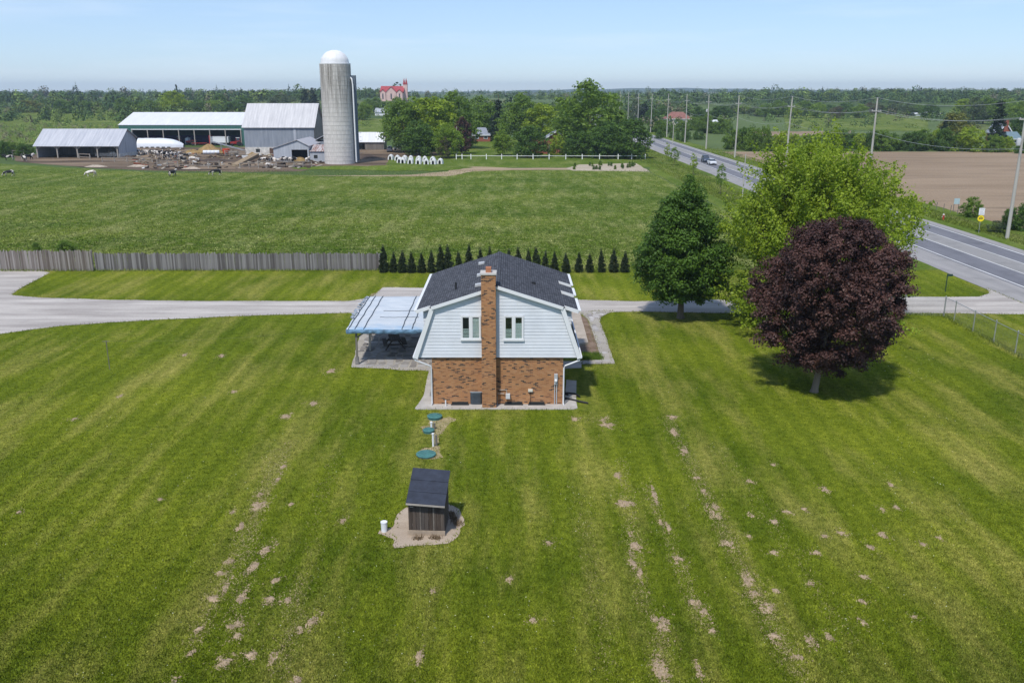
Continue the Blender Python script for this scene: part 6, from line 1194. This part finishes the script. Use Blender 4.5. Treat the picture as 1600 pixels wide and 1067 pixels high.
Rp = [(295, 22, 50, 18), (510, 50, 25, 18), (540, 110, 26, 18), (575, 193, 20, 7), (600, 235, 18, 12), (625, 290, 42, 34), (330, 188, 25, 14), (350, 272, 50, 24), (445, 245, 18, 35), (465, 330, 10, 12), (490, 350, 14, 18), (385, 400, 45, 42), (375, 460, 20, 30), (402, 495, 16, 30), (525, 450, 35, 25), (680, 402, 45, 18), (745, 512, 42, 34), (755, 555, 40, 14), (790, 600, 45, 36), (570, 580, 45, 18), (598, 612, 22, 25), (625, 670, 20, 12), (470, 650, 52, 42), (465, 800, 58, 74), (585, 800, 20, 44), (890, 752, 40, 14), (930, 700, 28, 24), (990, 687, 22, 18), (1097, 645, 20, 14), (822, 545, 22, 12), (932, 520, 18, 10), (950, 427, 30, 12), (820, 427, 28, 10), (1100, 500, 25, 12), (1122, 413, 22, 20), (1158, 370, 22, 18), (738, 375, 18, 8), (822, 330, 20, 12), (862, 300, 30, 8), (750, 310, 22, 7), (975, 230, 24, 12), (745, 205, 18, 8), (915, 290, 14, 8), (1030, 365, 18, 9), (1095, 578, 22, 12), (70, 638, 35, 12), (115, 395, 24, 8), (978, 375, 16, 7), (815, 150, 14, 6), (500, 5, 30, 10), (820, 690, 40, 30), (1185, 215, 12, 8), (1200, 285, 14, 8), (1285, 400, 14, 8), (1155, 290, 16, 8), (1258, 628, 14, 7), (1335, 380, 12, 6)]
spt = [(a / 2, 650 + b / 2, c / 2, d / 2) for a, b, c, d in Lp] + [(800 + a / 2, 650 + b / 2, c / 2, d / 2) for a, b, c, d in Rp]
spt += [(250, 780, 5, 2), (30, 800, 6, 2), (345, 556, 8, 3), (288, 555, 9, 3), (365, 612, 7, 3), (115, 655, 10, 3), (517, 580, 16, 5), (488, 631, 14, 5), (447, 651, 14, 5), (187, 619, 6, 3), (900, 655, 14, 4)]
sv, sf = [], []; rs = random.Random(12)
def crumb(x, y, r, h):
    n = 7; b = len(sv); ph = rs.uniform(0, 6)
    for q, zz in ((1, .003), (.55, h)):
        for i in range(n): a = ph + 2 * math.pi * i / n; k = r * q * rs.uniform(.6, 1.25); sv.append((x + k * math.cos(a), y + k * math.sin(a), zz))
    for i in range(n): sf.append((b + i, b + (i + 1) % n, b + n + (i + 1) % n, b + n + i))
    for i in range(1, n - 2, 2): sf.append((b + n, b + n + i, b + n + i + 1, b + n + min(i + 2, n - 1)))
for px, py, wx, hy in spt:
    c = G(px, py); rx = wx / 2 * (c.y * math.cos(PITCH) + 5) / FPX; e = G(px, py + hy / 2) - G(px, py - hy / 2); ry = abs(e.y) / 2 * 1.2; rx *= 1.2
    m = int(10 + 120 * rx * ry * 3.14); ang = rs.uniform(0, 3.14); e2 = [(rs.gauss(0, .42), rs.gauss(0, .62), rs.uniform(.10, .34)) for _ in range(6)]; rx *= .92; ry *= 1.15
    for i in range(min(int(m * 1.7), 520)):
        k = e2[int(rs.random() ** 1.6 * 6)]; u, v = k[0] + rs.gauss(0, k[2]), k[1] + rs.gauss(0, k[2]); d = math.hypot(u, v)
        crumb(c.x + u * rx, c.y + v * ry, rs.uniform(.03, .10) * (1.3 - .6 * min(1.2, d)), rs.uniform(.01, .06) * max(.2, 1.2 - d))
    for i in range(int(m * .35)): crumb(c.x + rs.gauss(0, 1.1) * rx, c.y + rs.gauss(0, 1.3) * ry, rs.uniform(.015, .04), .012)
for (x0, y0, x1, y1, n) in ((455, 690, 300, 1010, 260), (425, 700, 360, 1000, 140), (1040, 650, 1250, 1060, 330), (1010, 760, 1100, 980, 110), (970, 720, 1010, 960, 110), (470, 900, 440, 1040, 60), (1035, 980, 1035, 1067, 60)):   # scuffed mower tracks
    for i in range(n):
        u = rs.random(); c = G(x0 + (x1 - x0) * u, y0 + (y1 - y0) * u); crumb(c.x + rs.gauss(0, .18), c.y + rs.gauss(0, .2), rs.uniform(.012, .04), .01)
soil = npmesh('bare_soil', sv, quads=sf); tag(link('bare_soil', soil, mat('dry_soil', (.35, .262, .175), .95, .3, 4, .6, 18, coord='World', dirt=(.17, .12, .075))), 'scattered pale mole hills and scuffed earth on the lawn', kind='stuff')
# grass: blades over the near lawn, rough tufts further out
def blades(name, label, n, ya, yb, spread, lo, hi, wd, m, seed, ok=None, lean=.75, pw=2.0, xoff=0.0):
    rs = np.random.default_rng(seed); u = rs.uniform(0, 1, n); y = 1 / (1 / ya + u * (1 / yb - 1 / ya)) if pw == 2 else ya + (yb - ya) * u
    x = rs.uniform(-1, 1, n) * spread * (y + 4) + xoff
    if ok is not None: k = ok(x, y); x, y = x[k], y[k]
    n = len(x); a = rs.uniform(0, 6.283, n); L = rs.uniform(lo, hi, n); l = rs.uniform(.1, lean, n); b = rs.uniform(0, 6.283, n)
    base = np.stack([x, y, np.zeros(n)], 1); side = np.stack([np.cos(a), np.sin(a), np.zeros(n)], 1) * (wd * rs.uniform(.6, 1.4, n))[:, None]
    tip = base + np.stack([np.cos(b) * l * L, np.sin(b) * l * L, L * np.sqrt(1 - l * l * .8)], 1)
    v = np.stack([base - side, base + side, tip], 1).reshape(-1, 3); return tag(link(name, npmesh(name, v, tris=np.arange(3 * n).reshape(n, 3)), m), label, kind='stuff')
NOG = [DRV, PAT, WALK, GP]
def lawn_ok(x, y):
    k = ~((x > -5.9) & (x < 5.2) & (y > 49.5) & (y < 62))
    for P_ in (DRV, PAT, WALK, GP):
        x0 = min(p[0] for p in P_) - .1; x1 = max(p[0] for p in P_) + .1; y0 = min(p[1] for p in P_) - .1; y1 = max(p[1] for p in P_) + .1
        idx = np.where((x > x0) & (x < x1) & (y > y0) & (y < y1))[0]; ins = np.zeros(len(x), bool)
        xx, yy = x[idx], y[idx]; c = np.zeros(len(idx), bool); j = len(P_) - 1
        for i in range(len(P_)):
            xi, yi = P_[i][:2]; xj, yj = P_[j][:2]
            if yi != yj: c ^= ((yi > yy) != (yj > yy)) & (xx < (xj - xi) * (yy - yi) / (yj - yi) + xi)
            j = i
        ins[idx] = c; k &= ~ins
    k &= (x < 45.5) & (x > -60); return k
blades('lawn_blades', 'short mown grass of the lawn', 640000, 22, 92, .60, .035, .09, .019, M_blade, 61, lawn_ok)
blades('hay_blades', 'rough uncut grass of the hay field', 300000, 93.2, 216, .62, .06, .20, .055, M_fblade, 62, lambda x, y: (x < 33.5 + (y - 92) * .0) & (x > -150), .97)
blades('verge_blades', 'long grass on the verges of the road', 60000, 93, 300, .02, .08, .28, .05, M_vblade, 63, lambda x, y: (x > 34) & (x < 45.7), .7, 2.0, 40)
blades('far_verge_blades', 'long grass on the field side of the road', 40000, 80, 300, .016, .1, .32, .05, M_vblade, 64, lambda x, y: (x > 61.7) & (x < 69), .7, 2.0, 65.5)
def sprigs(name, label, pts, lo, hi, wd, m, seed):
    rs = np.random.default_rng(seed); p = np.array(pts); n = len(p); a = rs.uniform(0, 6.283, n); b = rs.uniform(0, 6.283, n); L = rs.uniform(lo, hi, n); base = np.concatenate([p, np.zeros((n, 1))], 1)
    side = np.stack([np.cos(a), np.sin(a), np.zeros(n)], 1) * (wd * rs.uniform(.5, 1.5, n))[:, None]; tip = base + np.stack([np.cos(b) * L * .85, np.sin(b) * L * .85, L * .5], 1)
    tag(link(name, npmesh(name, np.stack([base - side, base + side, tip], 1).reshape(-1, 3), tris=np.arange(3 * n).reshape(n, 3)), m), label, kind='stuff')
dry = []
for px, py, wx, hy in spt:
    c = G(px, py); rx = wx / 2 * (c.y * math.cos(PITCH) + 5) / FPX; ry = abs((G(px, py + hy / 2) - G(px, py - hy / 2)).y) / 2
    for i in range(int(60 + 420 * rx * ry)): dry.append((c.x + rs.gauss(0, 1.0) * rx + rs.gauss(0, .10), c.y + rs.gauss(0, 1.15) * ry + rs.gauss(0, .18)))
for (x0, y0, x1, y1, n, w_) in ((455, 690, 300, 1010, 2600, .26), (425, 700, 360, 1000, 1500, .2), (1040, 650, 1250, 1060, 3600, .28), (1010, 760, 1100, 980, 1300, .2), (970, 720, 1010, 960, 1300, .22), (470, 900, 440, 1040, 600, .2), (1035, 980, 1035, 1067, 600, .2), (905, 760, 955, 1060, 900, .3), (520, 700, 440, 1060, 900, .3), (1125, 700, 1330, 1000, 900, .3)):
    for i in range(n): u = rs.random(); c = G(x0 + (x1 - x0) * u, y0 + (y1 - y0) * u); dry.append((c.x + rs.gauss(0, w_), c.y + rs.gauss(0, .3)))
sprigs('dry_grass', 'yellowed thin grass round the bare patches and along the mower tracks', dry, .04, .12, .014, mat('dead_grass', (.33, .28, .13), .95, .3, 6, coord='World'), 81)
cv = []
for _ in range(90):
    cy_ = 1 / (1 / 24 + rs.random() * (1 / 75 - 1 / 24)); cx_ = rs.uniform(-.58, .58) * cy_
    for i in range(rs.randint(4, 34)): cv.append((cx_ + rs.gauss(0, 1.1), cy_ + rs.gauss(0, 1.3)))
cv = np.array(cv); cv = cv[lawn_ok(cv[:, 0], cv[:, 1])]; sprigs('clover_heads', 'tiny pale clover and dandelion heads in the lawn', cv, .03, .05, .022, mat('clover_white', (.55, .56, .42), .9, .2, 5, coord='World'), 82)
def edge_tufts(name, label, paths, n, lo, hi, m, seed, w=.12):
    rs = random.Random(seed); V = []
    for P_ in paths:
        L = [(Vector(P_[i + 1][:2]) - Vector(P_[i][:2])).length for i in range(len(P_) - 1)]; T = sum(L)
        for _ in range(int(T * n)):
            s = rs.uniform(0, T); i = 0
            while s > L[i] and i < len(L) - 1: s -= L[i]; i += 1
            p = Vector(P_[i][:2]).lerp(Vector(P_[i + 1][:2]), s / max(L[i], 1e-6)) + Vector((rs.gauss(0, w), rs.gauss(0, w))); a = rs.uniform(0, 6.28); h = rs.uniform(lo, hi); q = rs.uniform(.01, .03); d = rs.uniform(0, 6.28)
            V += [(p.x - q * math.cos(a), p.y - q * math.sin(a), 0), (p.x + q * math.cos(a), p.y + q * math.sin(a), 0), (p.x + math.cos(d) * h * .4, p.y + math.sin(d) * h * .4, h)]
    tag(link(name, npmesh(name, V, tris=np.arange(len(V)).reshape(-1, 3)), m), label, kind='stuff')
edge_tufts('edge_grass', 'ragged grass along the edges of drive, patio, walk and gravel', [DRV + DRV[:1], PAT[:5], WALK + WALK[:1], GP + GP[:1], [(-5.85, 49.62), (3.9, 49.62)], [(-5.8, 49.7), (-5.6, 57.3)]], 26, .05, .16, M_blade, 71)
edge_tufts('fence_grass', 'taller grass at the foot of the fences, poles and cedars', [[(-54.5, 91.85), (-13.7, 92.1)], [(-13.7, 91.2), (12, 91.2)], [(36.6, 72.2), (36.5, 52)], [(30.2, 73.2), (36.6, 72.5)], [(-54, 92.6), (33.5, 92.6)]], 60, .12, .38, M_vblade, 72, .16)
gb_ = [crop2(*p) for p in ((325, 880), (430, 878), (540, 885), (560, 930))]; edge_tufts('bed_plants', 'low green plants in the bed beside the stoop', [[crop2(330, 885), crop2(540, 890)], [crop2(325, 915), crop2(555, 915)], [crop2(325, 935), crop2(560, 935)]], 420, .1, .34, L_mid, 73, .12)
edge_tufts('shed_weeds', 'dry weeds against the base of the pump shed', [[crop3(385, 940), crop3(440, 940)], [crop3(510, 940), crop3(570, 940)], [crop3(640, 760), crop3(690, 850)]], 260, .08, .24, mat('dry_weed', (.17, .12, .07), .95, .3, 3), 74, .09)
# air between the camera and the horizon
hb_ = MB().box(-9500, 9500, -450, 7000, -1.2, 75).build('haze', None); hm = bpy.data.materials.new('haze_air'); hm.use_nodes = True; ht = hm.node_tree; ht.nodes.remove(ht.nodes['Principled BSDF'])
pv = ht.nodes.new('ShaderNodeVolumePrincipled'); pv.inputs['Color'].default_value = (.72, .87, 1.0, 1); pv.inputs['Density'].default_value = 1.5e-4; pv.inputs['Anisotropy'].default_value = .2
ht.links.new(pv.outputs[0], ht.nodes['Material Output'].inputs['Volume']); hb_.data.materials.append(hm); tag(hb_, 'thin summer haze', kind='stuff')
